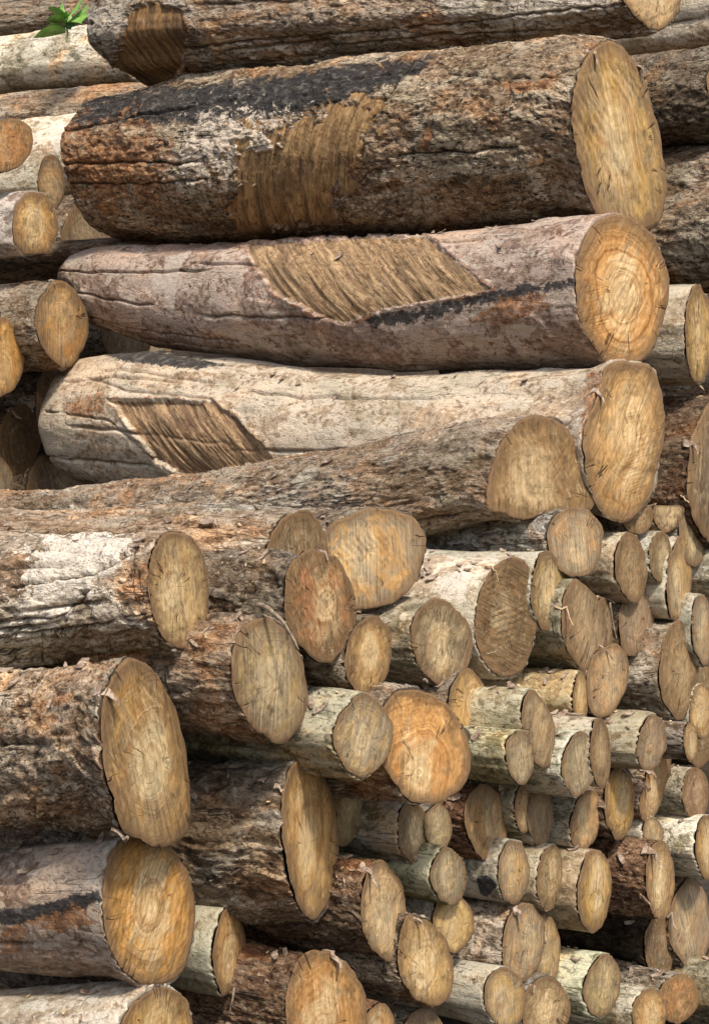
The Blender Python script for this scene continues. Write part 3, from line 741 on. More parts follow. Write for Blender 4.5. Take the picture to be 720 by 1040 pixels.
lg('pale cream log with white spots and a stripped brown patch near its left end', 632, 452, 42, 84, Y=4.63, bark_tint=(0.88, 0.84, 0.8), grey=0, kind='pale', tone='tan', th=50, res=3, group=BIG,
   poly=[(612, 372), (640, 368), (664, 374), (671, 400), (674, 438), (668, 470), (661, 505), (650, 520), (608, 520), (600, 505), (592, 470), (590, 440), (600, 412), (607, 395)],
   prof=[(606, 374, 522), (500, 377, 526), (400, 377, 525), (330, 372, 520), (250, 364, 512), (160, 354, 502), (112, 357, 496), (98, 359, 493), (86, 366, 487)], cap_round=0.03,
   masks=[(2, [(60, 410), (105, 398), (108, 420), (70, 425)], 8), (0, [(85, 352), (140, 350), (210, 366), (235, 372), (190, 374), (120, 366)], 4), (2, [(596, 376), (614, 376), (608, 410), (596, 440), (588, 440)], 6)],
   bare=[([(108, 404), (214, 406), (240, 424), (282, 470), (240, 476), (186, 486), (160, 470), (128, 430)], -42, 0.012, (0.46, 0.32, 0.195), 3)],
   ring=0.35, stain=0.1, fib=-38, flakes=2,
   lines=[([(62, 380), (100, 386), (130, 397), (214, 405)], 1.4), ([(46, 418), (80, 422), (112, 428)], 1.2), ([(114, 430), (150, 462), (180, 486)], 1.0)])
lg('brown rough log lying lowest of the big ones, with a pointed arch shaped brown end', 548, 486, 52, 66, kind='tan', tone='brown', th=55, res=3, group=BIG, Y=4.40, heart=0.5,
   poly=[(540, 421), (552, 422), (568, 429), (582, 444), (594, 466), (602, 492), (602, 519), (585, 521), (548, 522), (510, 521), (493, 518), (494, 495), (500, 470), (514, 440), (527, 426)],
   prof=[(520, 421, 522), (440, 436, 540), (330, 456, 550), (220, 476, 558), (120, 488, 560), (40, 496, 560), (-40, 502, 560)],
   masks=[(2, [(120, 500), (140, 495), (128, 520)], 4)], ring=0.15, stain=0.65, grey=0.0, fib=0, dip=0.0)

# --- stacks further back, upper left
lg('small brown log end jutting in at the left edge above the others', 6, 148, 26, 28, Y=5.9, kind='tan', tone='rust', stain=0.6, group=BACK, th=62)  # stain raised, partly standing in for shade on this end
lg('log with a pale topped bark and fine yellow tan end at the left edge', 36, 229, 22, 32, Y=6.0, tilt=12, kind='pink', tone='tan', stain=0.45, ring=0.5, group=BACK, th=66)  # part of the stain is shade put into the colour
lg('log end squeezed behind the scorched log and beside the yellow tan end', 52, 186, 12, 30, Y=6.4, kind='pale', tone='orange', group=BACK, th=68, thf=62)
lg('brown mossy log slanting down to a split end under the pinkish log', 63, 328, 24, 44, Y=6.0, tilt=-12, kind='tan', tone='orange', stain=0.5, group=BACK, th=62, flakes=2)  # stain also darkens the end for the shade here
lg('orange tan log end at the left edge above the dark hollow', 2, 362, 21, 42, Y=5.8, kind='dark', tone='orange', stain=0.15, group=BACK, th=60)
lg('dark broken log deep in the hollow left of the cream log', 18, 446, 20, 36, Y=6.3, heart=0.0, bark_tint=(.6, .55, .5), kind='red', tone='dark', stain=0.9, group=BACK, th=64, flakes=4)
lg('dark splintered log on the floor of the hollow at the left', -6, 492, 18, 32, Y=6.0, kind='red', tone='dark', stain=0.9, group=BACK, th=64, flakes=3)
lg('thick pale lichen covered log running behind the topmost log at the left', 150, 54, 22, 33, Y=7.9, kind='moss', bark_tint=(1.15, 1.14, 1.16), tone='grey', th=72, res=2, L=4.0, group=BACK)
lg('brown grey log lying over the thick pale lichen covered log', 140, 4, 20, 28, Y=8.3, kind='tan', tone='grey', th=72, res=2, L=4.0, group=BACK)
lg('thin brown stripped log lying under the thick pale lichen covered log', 170, 104, 13, 24, Y=7.5, kind='tan', tone='tan', th=72, L=3.5, group=BACK)
lg('cream white barked log behind the small ends at the left edge', 92, 152, 28, 42, Y=7.2, bark_tint=(1.2, 1.15, 1.08), kind='pale', tone='tan', th=68, res=2, L=3.5, group=BACK, masks=[(1, [(50, 126), (76, 124), (70, 150), (56, 158)], 5)])
lg('added dark log filling the gap left of the scorched log', 90, 240, 26, 40, Y=7.0, kind='dark', tone='dark', th=66, L=3.5, group=BACK)  # filler log, dark coloured so the gap reads as shade
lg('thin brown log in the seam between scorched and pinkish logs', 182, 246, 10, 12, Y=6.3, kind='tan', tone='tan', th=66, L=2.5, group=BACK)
lg('added dark log at the back of the left hollow under the slanting brown log', 70, 420, 30, 52, Y=7.4, kind='dark', tone='dark', th=66, L=3.5, group=BACK)  # filler added to keep the back of the hollow dark
lg('added dark log low at the back of the left hollow', 60, 500, 30, 44, Y=7.4, kind='dark', tone='dark', th=66, L=3.5, group=BACK)  # another dark filler, stands for shade low in the hollow
lg('dim brown log far back behind the small ends at the upper left', 120, 212, 40, 66, Y=8.6, kind='tan', tone='grey', th=74, L=5.0, group=BACK)
lg('dim grey log far back behind the cream white barked log', 130, 128, 30, 42, Y=8.9, kind='grey', tone='grey', th=74, L=5.0, group=BACK)
lg('added dark log under the left end of the pinkish log', 128, 338, 22, 34, Y=7.0, kind='dark', tone='dark', th=66, L=3.5, group=BACK)  # dark filler added to cover the lit bank behind
lg('added dark log far back behind the hollow at the left edge', 110, 372, 60, 90, Y=8.4, kind='dark', tone='dark', th=72, L=5.0, group=BACK)  # large added filler, darkens the far side of the hollow
# upper right, running out of the picture
lg('pale weathered log running off the top right corner', 752, 0, 30, 44, Y=5.75, kind='pale', tone='grey', th=62, res=2, group=BACK)
lg('dark flaky log at the right edge beside the scorched log', 750, 92, 32, 50, Y=5.55, kind='dark', tone='tan', th=60, res=2, group=BACK, bark_tint=(0.75, 0.7, 0.65))
lg('thick brown barked log at the right edge below the dark flaky one', 776, 214, 46, 80, Y=5.65, kind='tan', tone='tan', th=58, res=2, group=BACK)
lg('grey barked log with a narrow pale end at the right edge', 708, 340, 14, 50, Y=5.15, L=0.9, kind='pale', tone='tan', th=66, res=2, group=BACK, fib=10, bark_tint=(0.85, 0.86, 0.84), flakes=3)
lg('reddish crumbling log at the right edge below the narrow pale end', 728, 480, 28, 80, Y=5.2, kind='red', tone='dark', grey=0.2, stain=1.0, heart=0.0, th=60, res=2, group=BACK, flakes=8, bark_tint=(.8, .8, .78))
lg('added dark log in the gap under the narrow pale end', 735, 405, 16, 26, Y=6.0, kind='dark', tone='dark', th=62, group=BACK)  # dark filler added to keep this gap dark

# --- the pile of cut ends below
P = 'cut logs stacked in the lower pile'
lg('light brown log lying straight across behind the grey log with long cracks', 300, 566, 30, 52, s=60, kind='tan', tone='dark', Y=3.66, th=70, thf=60, res=2, L=2.4, group=P, bark_tint=(1.15, 1.1, 1.05))
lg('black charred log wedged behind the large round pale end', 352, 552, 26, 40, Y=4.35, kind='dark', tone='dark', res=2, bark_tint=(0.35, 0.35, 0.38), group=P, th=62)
lg('grey barked log with long dark cracks and a rounded pale tan end', 180, 600, 31, 59, s=150, kind='grey', tone='pale', res=2, ring=0.15, stain=0.3, fib=8, group=P,
   poly=[(162, 543), (178, 540), (193, 546), (205, 562), (210, 590), (210, 622), (204, 648), (190, 658), (172, 655), (160, 640), (153, 615), (150, 585), (153, 558)],
   prof=[(165, 540, 659), (90, 540, 668), (0, 541, 680), (-60, 542, 686)], bark_tint=(1.3, 1.28, 1.24),
   lines=[([(0, 648), (60, 640), (110, 634), (154, 628)], 1.5), ([(10, 597), (95, 583), (120, 570), (150, 552)], 1.3), ([(15, 628), (58, 630), (80, 612), (90, 600)], 1.3), ([(16, 645), (15, 674)], 1.2), ([(42, 645), (43, 672)], 1.1), ([(108, 635), (112, 658)], 1.0)],
   masks=[(2, [(118, 598), (150, 570), (150, 610), (120, 608)], 5), (1, [(30, 560), (60, 542), (140, 542), (95, 590), (60, 630), (10, 640)], 26)])
lg('log with rough flaking dark bark and a brown streaked oval end', 323, 615, 34, 61, s=100, kind='dark', tone='rust', grey=0.0, heart=0.7, res=2, stain=0.7, fib=12, group=P, flakes=2, tilt=-4)
lg('log end of large round pale tan wood facing almost straight out', 376, 566, 55, 54, s=10, kind='grey', tone='tan', res=2, stain=0.45, ring=0.1, fib=4, group=P)
lg('oval grey brown log end crossed by a thin dry root', 273, 690, 36, 63, s=60, grey=0.5, kind='tan', tone='grey', res=2, stain=0.5, ring=0.3, fib=3, group=P, tilt=-5, Y=3.2)
lg('small oval end tucked under the brown streaked oval end', 373, 665, 21, 41, s=20, kind='dark', tone='tan', stain=0.45, group=P)
lg('grey greenish log with a ragged bark edge round a mottled dark end', 448, 652, 29, 46, s=40, grey=0.3, kind='moss', tone='olive', stain=1.0, res=2, group=P, flakes=5, tilt=-4, fib=-25)
lg('white barked log with a broad dark orange brown slanted end', 512, 628, 33, 60, s=60, kind='pale', tone='dark', res=2, stain=0.45, fib=70, group=P,
   poly=[(505, 572), (532, 570), (541, 590), (546, 612), (542, 645), (530, 682), (510, 689), (492, 676), (482, 650), (482, 620), (490, 592)], flakes=2, masks=[(1, [(440, 590), (480, 570), (470, 610), (450, 610)], 8)])
lg('grey lichen spotted log ending in an oval tan end at the seam', 583, 551, 27, 36, s=125, kind='grey', tone='tan', res=2, stain=0.3, fib=6, group=P, Y=4.42)
lg('thin oval end with a dark rim beside the dark orange brown end', 556, 600, 17, 41, s=15, kind='pale', tone='grey', stain=0.6, group=P)
lg('leaning oval end with mossy bark below the thin dark rimmed one', 592, 637, 19, 51, s=30, tilt=-9, kind='moss', tone='brown', stain=0.35, fib=-25, group=P, bark_tint=(.6, .6, .55), flakes=2)
lg('crumbling dark stub with hanging bark scraps left of a thin root', 612, 640, 10, 34, kind='red', tone='dark', stain=0.9, group=P, flakes=7)
lg('narrow end of the pale barked log behind the bark scraps', 640, 576, 15, 37, s=22, kind='pale', tone='brown', stain=0.5, group=P)
lg('dark barked log high in the row ending at a dim brown face', 646, 522, 15, 20, s=45, kind='dark', tone='brown', stain=0.7, group=P, Y=4.75)
lg('small dim end in the uppermost row with a black bark side', 678, 520, 14, 20, s=12, kind='dark', tone='grey', stain=0.7, group=P, Y=4.95)
lg('leaning dim brown end below the narrow pale barked one', 645, 628, 16, 40, tilt=14, kind='dark', tone='brown', stain=0.45, group=P)
lg('little olive end on a short pale stub between two narrow ends', 670, 566, 11, 26, s=12, kind='pale', tone='olive', stain=0.4, group=P)
lg('tall slim straw coloured end standing out near the right edge', 688, 587, 12, 44, s=5, kind='pale', tone='tan', stain=0.2, group=P, tilt=4)
lg('grey slim end just above the tall straw coloured one', 702, 540, 13, 36, s=8, kind='grey', tone='grey', stain=0.6, group=P)
lg('whitish barked log leaving the right edge under the grey slim end', 738, 578, 14, 26, s=34, kind='moss', tone='tan', group=P)
lg('slim end with white bark cut by the right edge', 713, 640, 11, 36, s=16, kind='pale', tone='tan', stain=0.4, group=P)
lg('tall brown end on lichen speckled bark near the right edge', 687, 682, 17, 50, s=26, kind='grey', tone='brown', stain=0.3, group=P, bark_tint=(1.1, 1.1, 1.05))
lg('leaning tan end between the short cream log and the dark gap', 615, 690, 19, 38, tilt=16, kind='red', tone='tan', stain=0.35, group=P, flakes=2)
lg('short cream coloured log seen from its side with a sliver of end', 588, 708, 7, 28, s=58, kind='pale', tone='tan', stain=0.1, group=P, bark_tint=(1.0, 0.95, 0.78))
lg('narrow brown end with pale orange bark beside the big pale grey stub', 608, 763, 10, 36, s=18, kind='pale', tone='brown', stain=0.4, group=P)
lg('clean olive tan oval end on a grey white stub below the cream log', 587, 776, 15, 36, s=30, kind='moss', tone='olive', stain=0.15, ring=0.4, group=P, bark_tint=(1.1, 1.1, 1.05))
lg('big pale grey stub jutting out with a dark slanted end', 660, 755, 13, 29, s=38, tilt=8, kind='pale', tone='brown', stain=0.6, group=P, bark_tint=(0.8, 0.83, 0.8))
lg('splintered bright tan end torn into a point beside the grey stub', 664, 793, 14, 40, tilt=14, kind='tan', tone='orange', stain=0.05, group=P, flakes=3,
   poly=[(672, 752), (678, 766), (680, 780), (674, 800), (668, 822), (660, 834), (650, 832), (648, 815), (654, 795), (662, 770)])
lg('green grey barked stub with a plain brown end at the right', 705, 806, 12, 28, s=26, kind='moss', tone='brown', stain=0.45, group=P)
lg('very small stub with grey bark set back under the tall brown end', 700, 753, 7, 20, s=18, kind='grey', tone='tan', stain=0.3, group=P)
lg('tan end half cut by the right edge above the green grey stub', 712, 722, 12, 29, kind='pale', tone='tan', stain=0.2, group=P)
lg('split tan end with curling bark rags below the olive tan oval', 628, 815, 14, 38, tilt=5, s=12, kind='red', tone='tan', stain=0.3, group=P, flakes=5)
lg('leaning pale end on a mossy stub beneath the olive tan oval', 594, 832, 14, 31, s=20, kind='moss', tone='tan', stain=0.3, group=P, tilt=5)
lg('little white flecked stub under the splintered tan end', 662, 846, 9, 16, s=20, kind='pale', tone='pale', stain=0.3, group=P)
lg('pale lichen log leaving the right edge below the green grey stub', 716, 860, 10, 34, s=42, kind='moss', tone='tan', stain=0.2, group=P, bark_tint=(1.3, 1.25, 1.2))
lg('log with shaggy red brown bark and a bright split tan end', 669, 893, 14, 41, s=46, kind='red', tone='tan', stain=0.12, group=P, res=2, flakes=6, bark_tint=(1.25, 1.1, 1.0))
lg('smooth pale barked log with a tall clean tan oval end', 602, 903, 16, 43, s=28, kind='pale', tone='tan', stain=0.12, group=P, fib=-8, bark_tint=(0.9, 0.85, 0.8))
lg('oval end with a dark rim left of the tall clean tan oval', 557, 891, 12, 33, s=12, kind='pale', tone='grey', stain=0.45, group=P)
lg('large ragged brown oval end at the lower right edge', 700, 940, 19, 48, tilt=4, s=12, kind='dark', tone='grey', stain=0.35, group=P, flakes=4)
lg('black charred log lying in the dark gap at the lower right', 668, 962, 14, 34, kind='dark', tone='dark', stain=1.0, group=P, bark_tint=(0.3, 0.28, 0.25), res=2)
lg('green flecked stub with a round grey tan end at the bottom', 610, 1001, 17, 31, s=34, kind='moss', tone='grey', stain=0.4, group=P, bark_tint=(1.1, 1.15, 1.0))
lg('small orange tan end at the bottom edge right of the green flecked stub', 658, 1030, 16, 26, s=24, kind='moss', tone='tan', stain=0.25, group=P)
lg('dull reddish round end near the bottom right corner', 688, 1013, 18, 26, kind='dark', tone='rust', stain=0.5, group=P)
lg('dark greenish log in the bottom right corner', 742, 1010, 16, 34, s=20, kind='moss', tone='brown', group=P, bark_tint=(.5, .5, .45))
lg('narrow tan end half hidden between two ragged ovals at the lower middle', 553, 964, 14, 34, kind='grey', tone='tan', stain=0.2, group=P)
lg('ragged oval end on smooth grey brown bark at the lower middle', 530, 958, 21, 40, s=40, kind='grey', tone='tan', stain=0.45, group=P, res=2, flakes=3)
lg('white streaked log with a round orange tan end at the bottom edge', 512, 1014, 20, 32, s=46, kind='pale', tone='tan', stain=0.25, ring=0.4, group=P)
lg('broad dim tan end at the bottom edge right of the orange tan one', 553, 1024, 23, 32, kind='grey', tone='grey', stain=0.35, group=P, flakes=2)
lg('tilted tan end cracked in the middle with dark brown bark below', 432, 973, 29, 47, tilt=-14, s=40, kind='dark', tone='pale', stain=0.2, group=P, res=2, flakes=3,
   poly=[(411, 926), (424, 932), (442, 944), (456, 966), (460, 985), (457, 1010), (446, 1020), (430, 1018), (414, 1004), (403, 982), (404, 955)])
lg('tall oval straw end on pale topped bark left of the tilted cracked end', 388, 923, 22, 51, s=34, kind='red', tone='pale', stain=0.15, group=P, res=2, flakes=3, fib=3)
lg('bright narrow end hanging below the mossy stub with a white patch', 459, 936, 18, 33, tilt=4, kind='grey', tone='pale', stain=0.1, group=P)
lg('mossy stub with a white patch of bark and a dull oval end', 454, 890, 16, 30, s=32, kind='moss', tone='olive', stain=0.5, group=P, masks=[(1, [(421, 876), (438, 868), (438, 902), (430, 912), (422, 905)], 3)], bark_tint=(.75, .8, .65))
lg('grey stub with one dark blotch and a split oval end', 520, 886, 15, 32, s=36, kind='moss', tone='tan', stain=0.3, group=P, masks=[(0, [(484, 892), (496, 888), (506, 900), (494, 912), (486, 906)], 2)], bark_tint=(.95, .95, 1.0))
lg('stub with peeled red brown bark and a domed tan end', 493, 836, 19, 42, s=24, kind='red', tone='tan', stain=0.4, group=P, bark_tint=(1.2, 1, .9), tilt=-5)
lg('grey white barked stub with a dull oval end under the biggest round end', 418, 844, 15, 33, s=48, kind='moss', tone='olive', stain=0.4, group=P, bark_tint=(1.0, 0.95, 0.95))
lg('small split end beside the grey white barked stub', 444, 839, 13, 24, kind='grey', tone='grey', stain=0.3, group=P)
lg('biggest round orange tan end with clear rings and a curved crack', 429, 758, 43, 58, grey=0, kind='tan', tone='orange', ring=0.75, stain=0.1, group=P, res=2, pith=(-0.12, -0.42), fib=-5)
lg('tan oval end peeking from behind the biggest round ringed end', 475, 720, 19, 40, dy=0.25, kind='grey', tone='tan', stain=0.25, group=P)
lg('pale green barked stub with a small grey oval end', 527, 770, 13, 28, s=44, kind='moss', tone='grey', stain=0.45, group=P, bark_tint=(1.1, 1.15, 1.0))
lg('grooved grey end on a pale stub left of the short cream log', 545, 741, 15, 39, s=36, tilt=-4, kind='pale', tone='grey', stain=0.5, fib=-30, group=P, bark_tint=(.95, .95, .85))
lg('dark slender end below the grooved grey one', 547, 828, 12, 33, kind='moss', tone='brown', stain=0.55, group=P, bark_tint=(.6, .6, .6))
lg('dim small end half hidden under the pale green barked stub', 531, 820, 9, 25, s=20, kind='moss', tone='tan', stain=0.3, group=P, bark_tint=(.7, .72, .7))
lg('grey green log with an upright oval pale end left of the biggest ringed end', 368, 748, 27, 43, s=58, kind='moss', tone='pale', stain=0.4, group=P, res=2, bark_tint=(.85, .88, .82))
lg('half hidden end with white torn bark beside the long tapering tan end', 353, 820, 16, 39, grey=0, kind='pale', tone='olive', stain=0.45, group=P, flakes=2)
lg('log with flaking brown bark and a long tapering tan end', 314, 852, 29, 84, s=90, kind='tan', tone='tan', stain=0.15, group=P, res=2, fib=4,
   poly=[(301, 770), (315, 772), (328, 790), (339, 818), (343, 850), (340, 885), (332, 915), (320, 935), (308, 928), (296, 905), (288, 870), (284, 835), (286, 800), (292, 780)],
   prof=[(296, 768, 936), (240, 768, 938), (190, 768, 930), (120, 770, 925)], flakes=2)
lg('small pale barked log with a narrow torn end between two large logs', 231, 966, 15, 47, s=28, dy=0.15, kind='pale', tone='tan', stain=0.25, group=P, bark_tint=(.8, .82, .78), flakes=3)
lg('brown barked log with a bright orange tan end at the bottom edge', 330, 1026, 40, 63, s=50, grey=0, kind='red', tone='orange', stain=0.1, group=P, res=2, fib=8, flakes=2)
lg('thick grey brown log with a tall pointed oblique tan end at the left', 147, 762, 46, 93, s=110, grey=0.15, kind='dark', tone='tan', res=2, stain=0.35, heart=1.0, fib=20, group=P, bark_tint=(1.5, 1.45, 1.4),
   poly=[(126, 666), (138, 669), (152, 677), (168, 702), (182, 740), (190, 785), (194, 828), (190, 848), (172, 858), (140, 852), (122, 845), (112, 810), (103, 760), (102, 715), (110, 688)],
   prof=[(118, 667, 850), (60, 675, 854), (0, 682, 858), (-60, 686, 860)], masks=[(2, [(28, 714), (60, 708), (76, 702), (74, 712), (40, 720)], 4)], flakes=3)
lg('dark pinkish log with a broad domed orange ringed end at the lower left', 150, 922, 48, 78, s=110, grey=0, kind='pink', tone='orange', res=2, ring=0.85, stain=0.06, fib=-35, pith=(0.05, 0.0), group=P, bark_tint=(.9, .85, .8),
   poly=[(126, 848), (148, 845), (166, 856), (184, 876), (195, 900), (199, 924), (195, 958), (184, 990), (168, 999), (148, 1000), (130, 991), (114, 970), (104, 935), (103, 900), (110, 868)],
   prof=[(118, 846, 998), (60, 852, 996), (0, 860, 990), (-60, 866, 984)],
   masks=[(0, [(-5, 925), (40, 918), (100, 905), (105, 915), (50, 935), (-5, 940)], 5), (2, [(25, 935), (80, 920), (92, 936), (50, 950)], 8), (2, [(0, 945), (28, 940), (20, 965), (0, 970)], 6), (1, [(36, 955), (62, 958), (52, 966), (34, 964)], 3)], flakes=2)
lg('cream barked log at the bottom left corner under the domed ringed end', 156, 1062, 37, 64, s=120, kind='pale', tone='tan', res=2, ring=0.3, stain=0.1, group=P, prof=[(135, 1000, 1124), (60, 1002, 1120), (-60, 1008, 1110)])
lg('orange tan scrap of a log end at the bottom edge below the straw end', 384, 1044, 14, 26, kind='red', tone='orange', stain=0.1, group=P)
lg('dark log deep under the tilted cracked end at the bottom edge', 430, 1048, 18, 26, kind='dark', tone='dark', stain=0.8, group=P)

lg('dim far log showing in the gap at the top right corner', 800, 60, 60, 110, Y=7.4, kind='tan', tone='grey', th=66, L=3.0, group=BACK)
lg('added log coloured black for shade deep in the gap left of the tall brown lichen barked end', 706, 716, 30, 60, Y=5.75, kind='dark', tone='dark', stain=1.0, L=1.5, group=BACK, bark_tint=(.35, .33, .3))  # added filler, gap shade put into its near black tint
lg('added log coloured black for shade deep in the gap above the bottom right corner', 700, 975, 30, 60, Y=5.6, kind='dark', tone='dark', stain=1.0, L=1.5, group=BACK, bark_tint=(.35, .33, .3))  # filler log darkened by tint to stand for the deep shade
lg('added log coloured black for shade deep behind the thin root at the upper right of the lower pile', 664, 620, 34, 50, Y=5.5, kind='dark', tone='dark', stain=1.0, L=1.5, group=BACK, bark_tint=(.35, .33, .3))  # added behind the gap, its black colouring replaces shade
def settle():
    """depth of each cut end: chosen so that the logs, as cylinders side by side, do not run through each other
    and those that show more of their bark stand out further"""
    A = R(58); eu = np.array([math.cos(A), math.sin(A)])
    I = [i for i, q in enumerate(SPEC) if q.get('group') == P]
    cx = np.array([SPEC[i]['cx'] for i in I], float); cy = np.array([SPEC[i]['cy'] for i in I], float)
    a = np.array([SPEC[i]['a'] for i in I], float); b = np.array([SPEC[i]['b'] for i in I], float)
    s = np.array([SPEC[i].get('s', 0) for i in I], float)
    Y0 = np.array([base_depth(x) for x in cx])
    fix = np.array([SPEC[i].get('Y', 0) or 0 for i in I], float)
    Yv = np.where(fix > 0, fix, Y0)
    n_ = len(I)
    left = []
    for i in range(n_):
        x = cx[i] - a[i] - s[i] - 4
        dd = np.abs((x - cx) / a) ** 2 + np.abs((cy[i] - cy) / b) ** 2
        dd[i] = 1e9; dd[cx >= cx[i]] = 1e9
        j = int(np.argmin(dd)); left.append(j if dd[j] < 4 else -1)
    G = np.linspace(-0.45, 0.45, 61)
    for it in range(14):
        for i in range(n_):
            if fix[i] > 0: continue
            Yc = Y0[i] + G
            X = (cx[i] - W / 2) / F * Yc; Z = -(cy[i] - H / 2) / F * Yc; U = X * eu[0] + Yc * eu[1]; Rr = np.sqrt(a[i] / 0.55 * b[i]) / F * Yc
            Xo = (cx - W / 2) / F * Yv; Zo = -(cy - H / 2) / F * Yv; Uo = Xo * eu[0] + Yv * eu[1]; Ro = np.sqrt(a / 0.55 * b) / F * Yv
            dist = np.hypot(U[:, None] - Uo[None], Z[:, None] - Zo[None])
            ov = np.maximum(0, 0.92 * (Rr[:, None] + Ro[None]) - dist); ov[:, i] = 0
            c = 30 * (ov ** 2).sum(1) + 0.25 * G ** 2
            j = left[i]
            if j >= 0:
                want = (Yv[j] - Y0[j]) - 0.55 * s[i] / F * Y0[i]
                c = c + 1.6 * (G - want) ** 2
            Yv[i] = Yc[int(np.argmin(c))]
    for q, i in enumerate(I):
        SPEC[i]['Y'] = float(Yv[q]) + SPEC[i].get('dy', 0)
settle()

for q in SPEC:
    make_log(**q)

# ------------------------------------------------------------------ small things: seedling, roots, twigs
def tube(pts, rads, n_=7):
    pts = np.array(pts, float); vs = []
    for i, p in enumerate(pts):
        tg = pts[min(i + 1, len(pts) - 1)] - pts[max(i - 1, 0)]; tg /= np.linalg.norm(tg) + 1e-9
        u = np.cross(tg, [0.3, 0.9, 0.2]); u /= np.linalg.norm(u); v = np.cross(tg, u)
        for k in range(n_):
            an = 2 * math.pi * k / n_
            vs.append(p + rads[i] * (math.cos(an) * u + math.sin(an) * v))
    return np.array(vs), grid_faces(len(pts), n_)

def stick(name, px, depth, r0, label, cat='twig'):
    pts = [EYE + ray(x, y) * (depth + dz) for x, y, dz in px]
    fine = []
    for i in range(len(pts) - 1):
        for k in range(4): fine.append(pts[i] * (1 - k / 4) + pts[i + 1] * k / 4)
    fine.append(pts[-1]); fine = np.array(fine)
    fine += 0.004 * np.stack([noise(fine * 30), noise(fine * 30 + 9), noise(fine * 30 + 21)], 1)
    vs, fs = tube(fine, np.linspace(r0, r0 * 0.5, len(fine)))
    o = mesh_obj(name, vs - fine[0], [fs], TWIGM)
    o.location = fine[0]; o['label'] = label; o['category'] = cat
def end_depth(cx, cy):
    return [q for q in SPEC if q['cx'] == cx and q['cy'] == cy][0]['Y']
stick('dry_root', [(262, 614, 0.05), (274, 618, 0), (286, 630, -0.02), (296, 645, -0.03), (304, 660, -0.02)], end_depth(273, 690) - 0.05, 0.006, 'dry brown root slanting between two oval log ends', 'root')
stick('dry_twig', [(290, 630, 0), (293, 655, -0.01), (291, 690, -0.01)], end_depth(273, 690) - 0.06, 0.0018, 'thin straw coloured twig hanging down the oval grey brown log end')
stick('hanging_root', [(619, 612, 0), (621, 628, 0.0), (625, 648, 0.01)], end_depth(592, 637) - 0.02, 0.0035, 'pale thin root hanging beside the leaning oval end with mossy bark', 'root')
stick('grass_stalk', [(238, 1004, 0), (236, 1018, -0.01), (234, 1028, 0)], end_depth(231, 966) - 0.03, 0.003, 'pale dry stalk hanging below the narrow torn end')

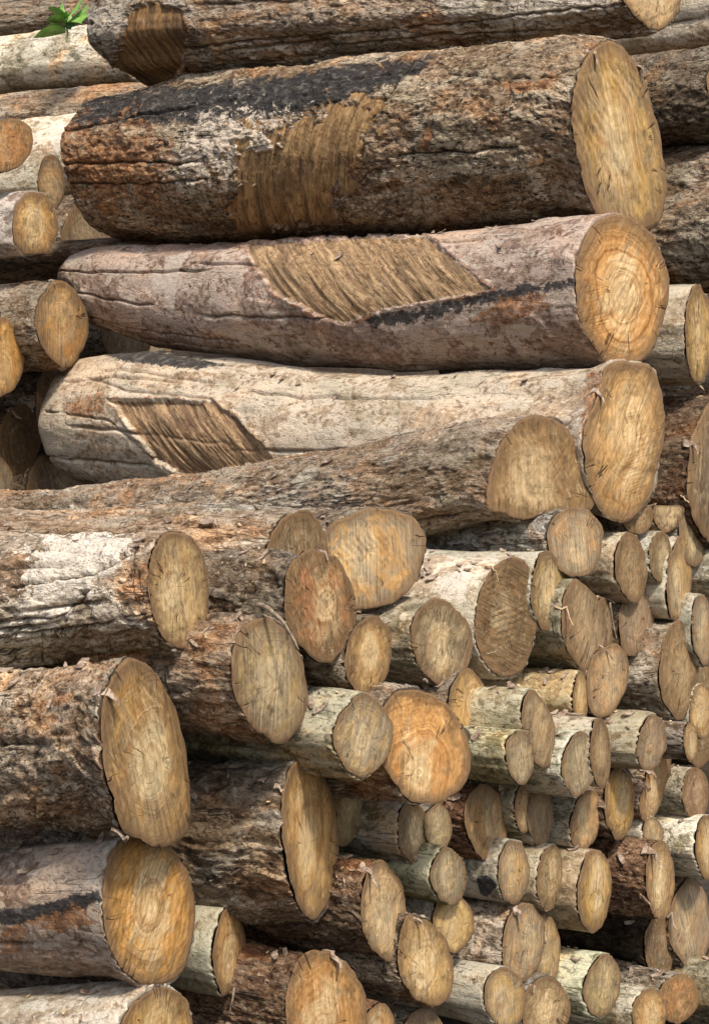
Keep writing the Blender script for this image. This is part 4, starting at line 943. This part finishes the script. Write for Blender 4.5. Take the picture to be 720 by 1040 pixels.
def leaf(ln, wd_, droop):
    vs, n_ = [], 7
    for i in range(n_):
        f_ = i / (n_ - 1); w_ = wd_ * math.sin(math.pi * min(1, f_ * 0.94 + 0.05)) ** 0.8
        for k in (-1, -0.5, 0, 0.5, 1):
            vs.append((ln * f_, w_ * k, abs(k) * w_ * 0.35 - droop * f_ * f_ * ln + 0.03 * w_ * math.sin(9 * f_ + k)))
    return np.array(vs), grid_faces(n_, 5, False)
def seedling(px, py, depth):
    p0 = EYE + ray(px, py) * depth
    e = thing('seedling', tuple(p0), 'bright green leafy seedling growing on top of the pale lichen log', 'plant')
    st = np.array([[0, 0, -0.01], [0.005, 0, 0.03], [0.0, -0.01, 0.08], [0.012, -0.01, 0.13]])
    vs, fs = tube(st, [0.006, 0.005, 0.004, 0.002])
    mesh_obj('stem', vs, [fs], STEMM, e)
    rng = random.Random(5)
    spec = [(196, .16, .032, .25), (172, .12, .028, .1), (150, .11, .028, -.3), (95, .12, .03, -.8), (55, .14, .03, -.9), (20, .12, .026, -.5), (330, .10, .024, .1), (225, .12, .028, .0), (118, .11, .028, -1.0), (260, .10, .03, .1), (300, .09, .026, -.2), (38, .10, .024, -1.1), (185, .09, .026, -.4)]
    for k, (az, ln, w_, dr) in enumerate(spec):
        vs, fs = leaf(ln, w_, dr)
        roll = rng.uniform(0.3, 0.9)
        y_, z_ = vs[:, 1].copy(), vs[:, 2].copy()
        vs[:, 1] = y_ * math.cos(roll) - z_ * math.sin(roll) * 0.3; vs[:, 2] = y_ * math.sin(roll) + z_
        a_ = R(az)
        X = vs[:, 0] * math.cos(a_) - vs[:, 1] * math.sin(a_); Yl = vs[:, 0] * math.sin(a_) * 0.6 + vs[:, 1] * math.cos(a_)
        Z = vs[:, 2] + 0.03 + 0.007 * k
        mesh_obj('leaf', np.stack([X, Yl - 0.02, Z], 1), [fs], LEAFM, e)
seedling(68, 40, 7.35)

def litter(name, n_, m, lo, hi, seed):
    """chips of bark and sawdust lying on the logs, far too many to count"""
    rng = random.Random(seed); vs = []; fs = []
    for k in range(n_):
        V, O = rng.choice(TOPS); i = rng.randrange(len(V))
        p = V[i]; up = O[i]; ax = np.array([rng.gauss(0, 1) for _ in range(3)]); ax -= up * np.dot(ax, up); ax /= np.linalg.norm(ax) + 1e-9
        bx = np.cross(up, ax); ln = rng.uniform(lo, hi); w_ = ln * rng.uniform(0.2, 0.6); th_ = 0.0025; tl = rng.uniform(-0.3, 0.5)
        b0 = len(vs)
        for q_ in (-1, 0, 1):
            c_ = p + ax * ln * q_ + up * (0.003 + abs(q_) * ln * rng.uniform(0, 0.35) + tl * ln * q_ * 0.3)
            ww = w_ * (1 if q_ == 0 else rng.uniform(0.3, 0.9))
            for sx, sz in ((-1, 0), (1, 0), (1, 1), (-1, 1)): vs.append(c_ + bx * ww * sx + up * th_ * sz)
        for g in grid_faces(3, 4): fs.append(g + b0)
        fs.append(np.array([3, 2, 1, 0]) + b0); fs.append(np.array([8, 9, 10, 11]) + b0)
    o = mesh_obj(name, np.array(vs), [np.array(fs)], m, smooth_=False)
    o['kind'] = 'stuff'; o['label'] = {'bark_chips': 'scattered brown chips of bark lying on the logs', 'sawdust': 'pale wood chips and sawdust lying on the logs'}[name]; o['category'] = 'debris'
litter('bark_chips', 650, FLAKE, 0.006, 0.022, 1)
litter('sawdust', 500, SPLINT, 0.002, 0.006, 2)
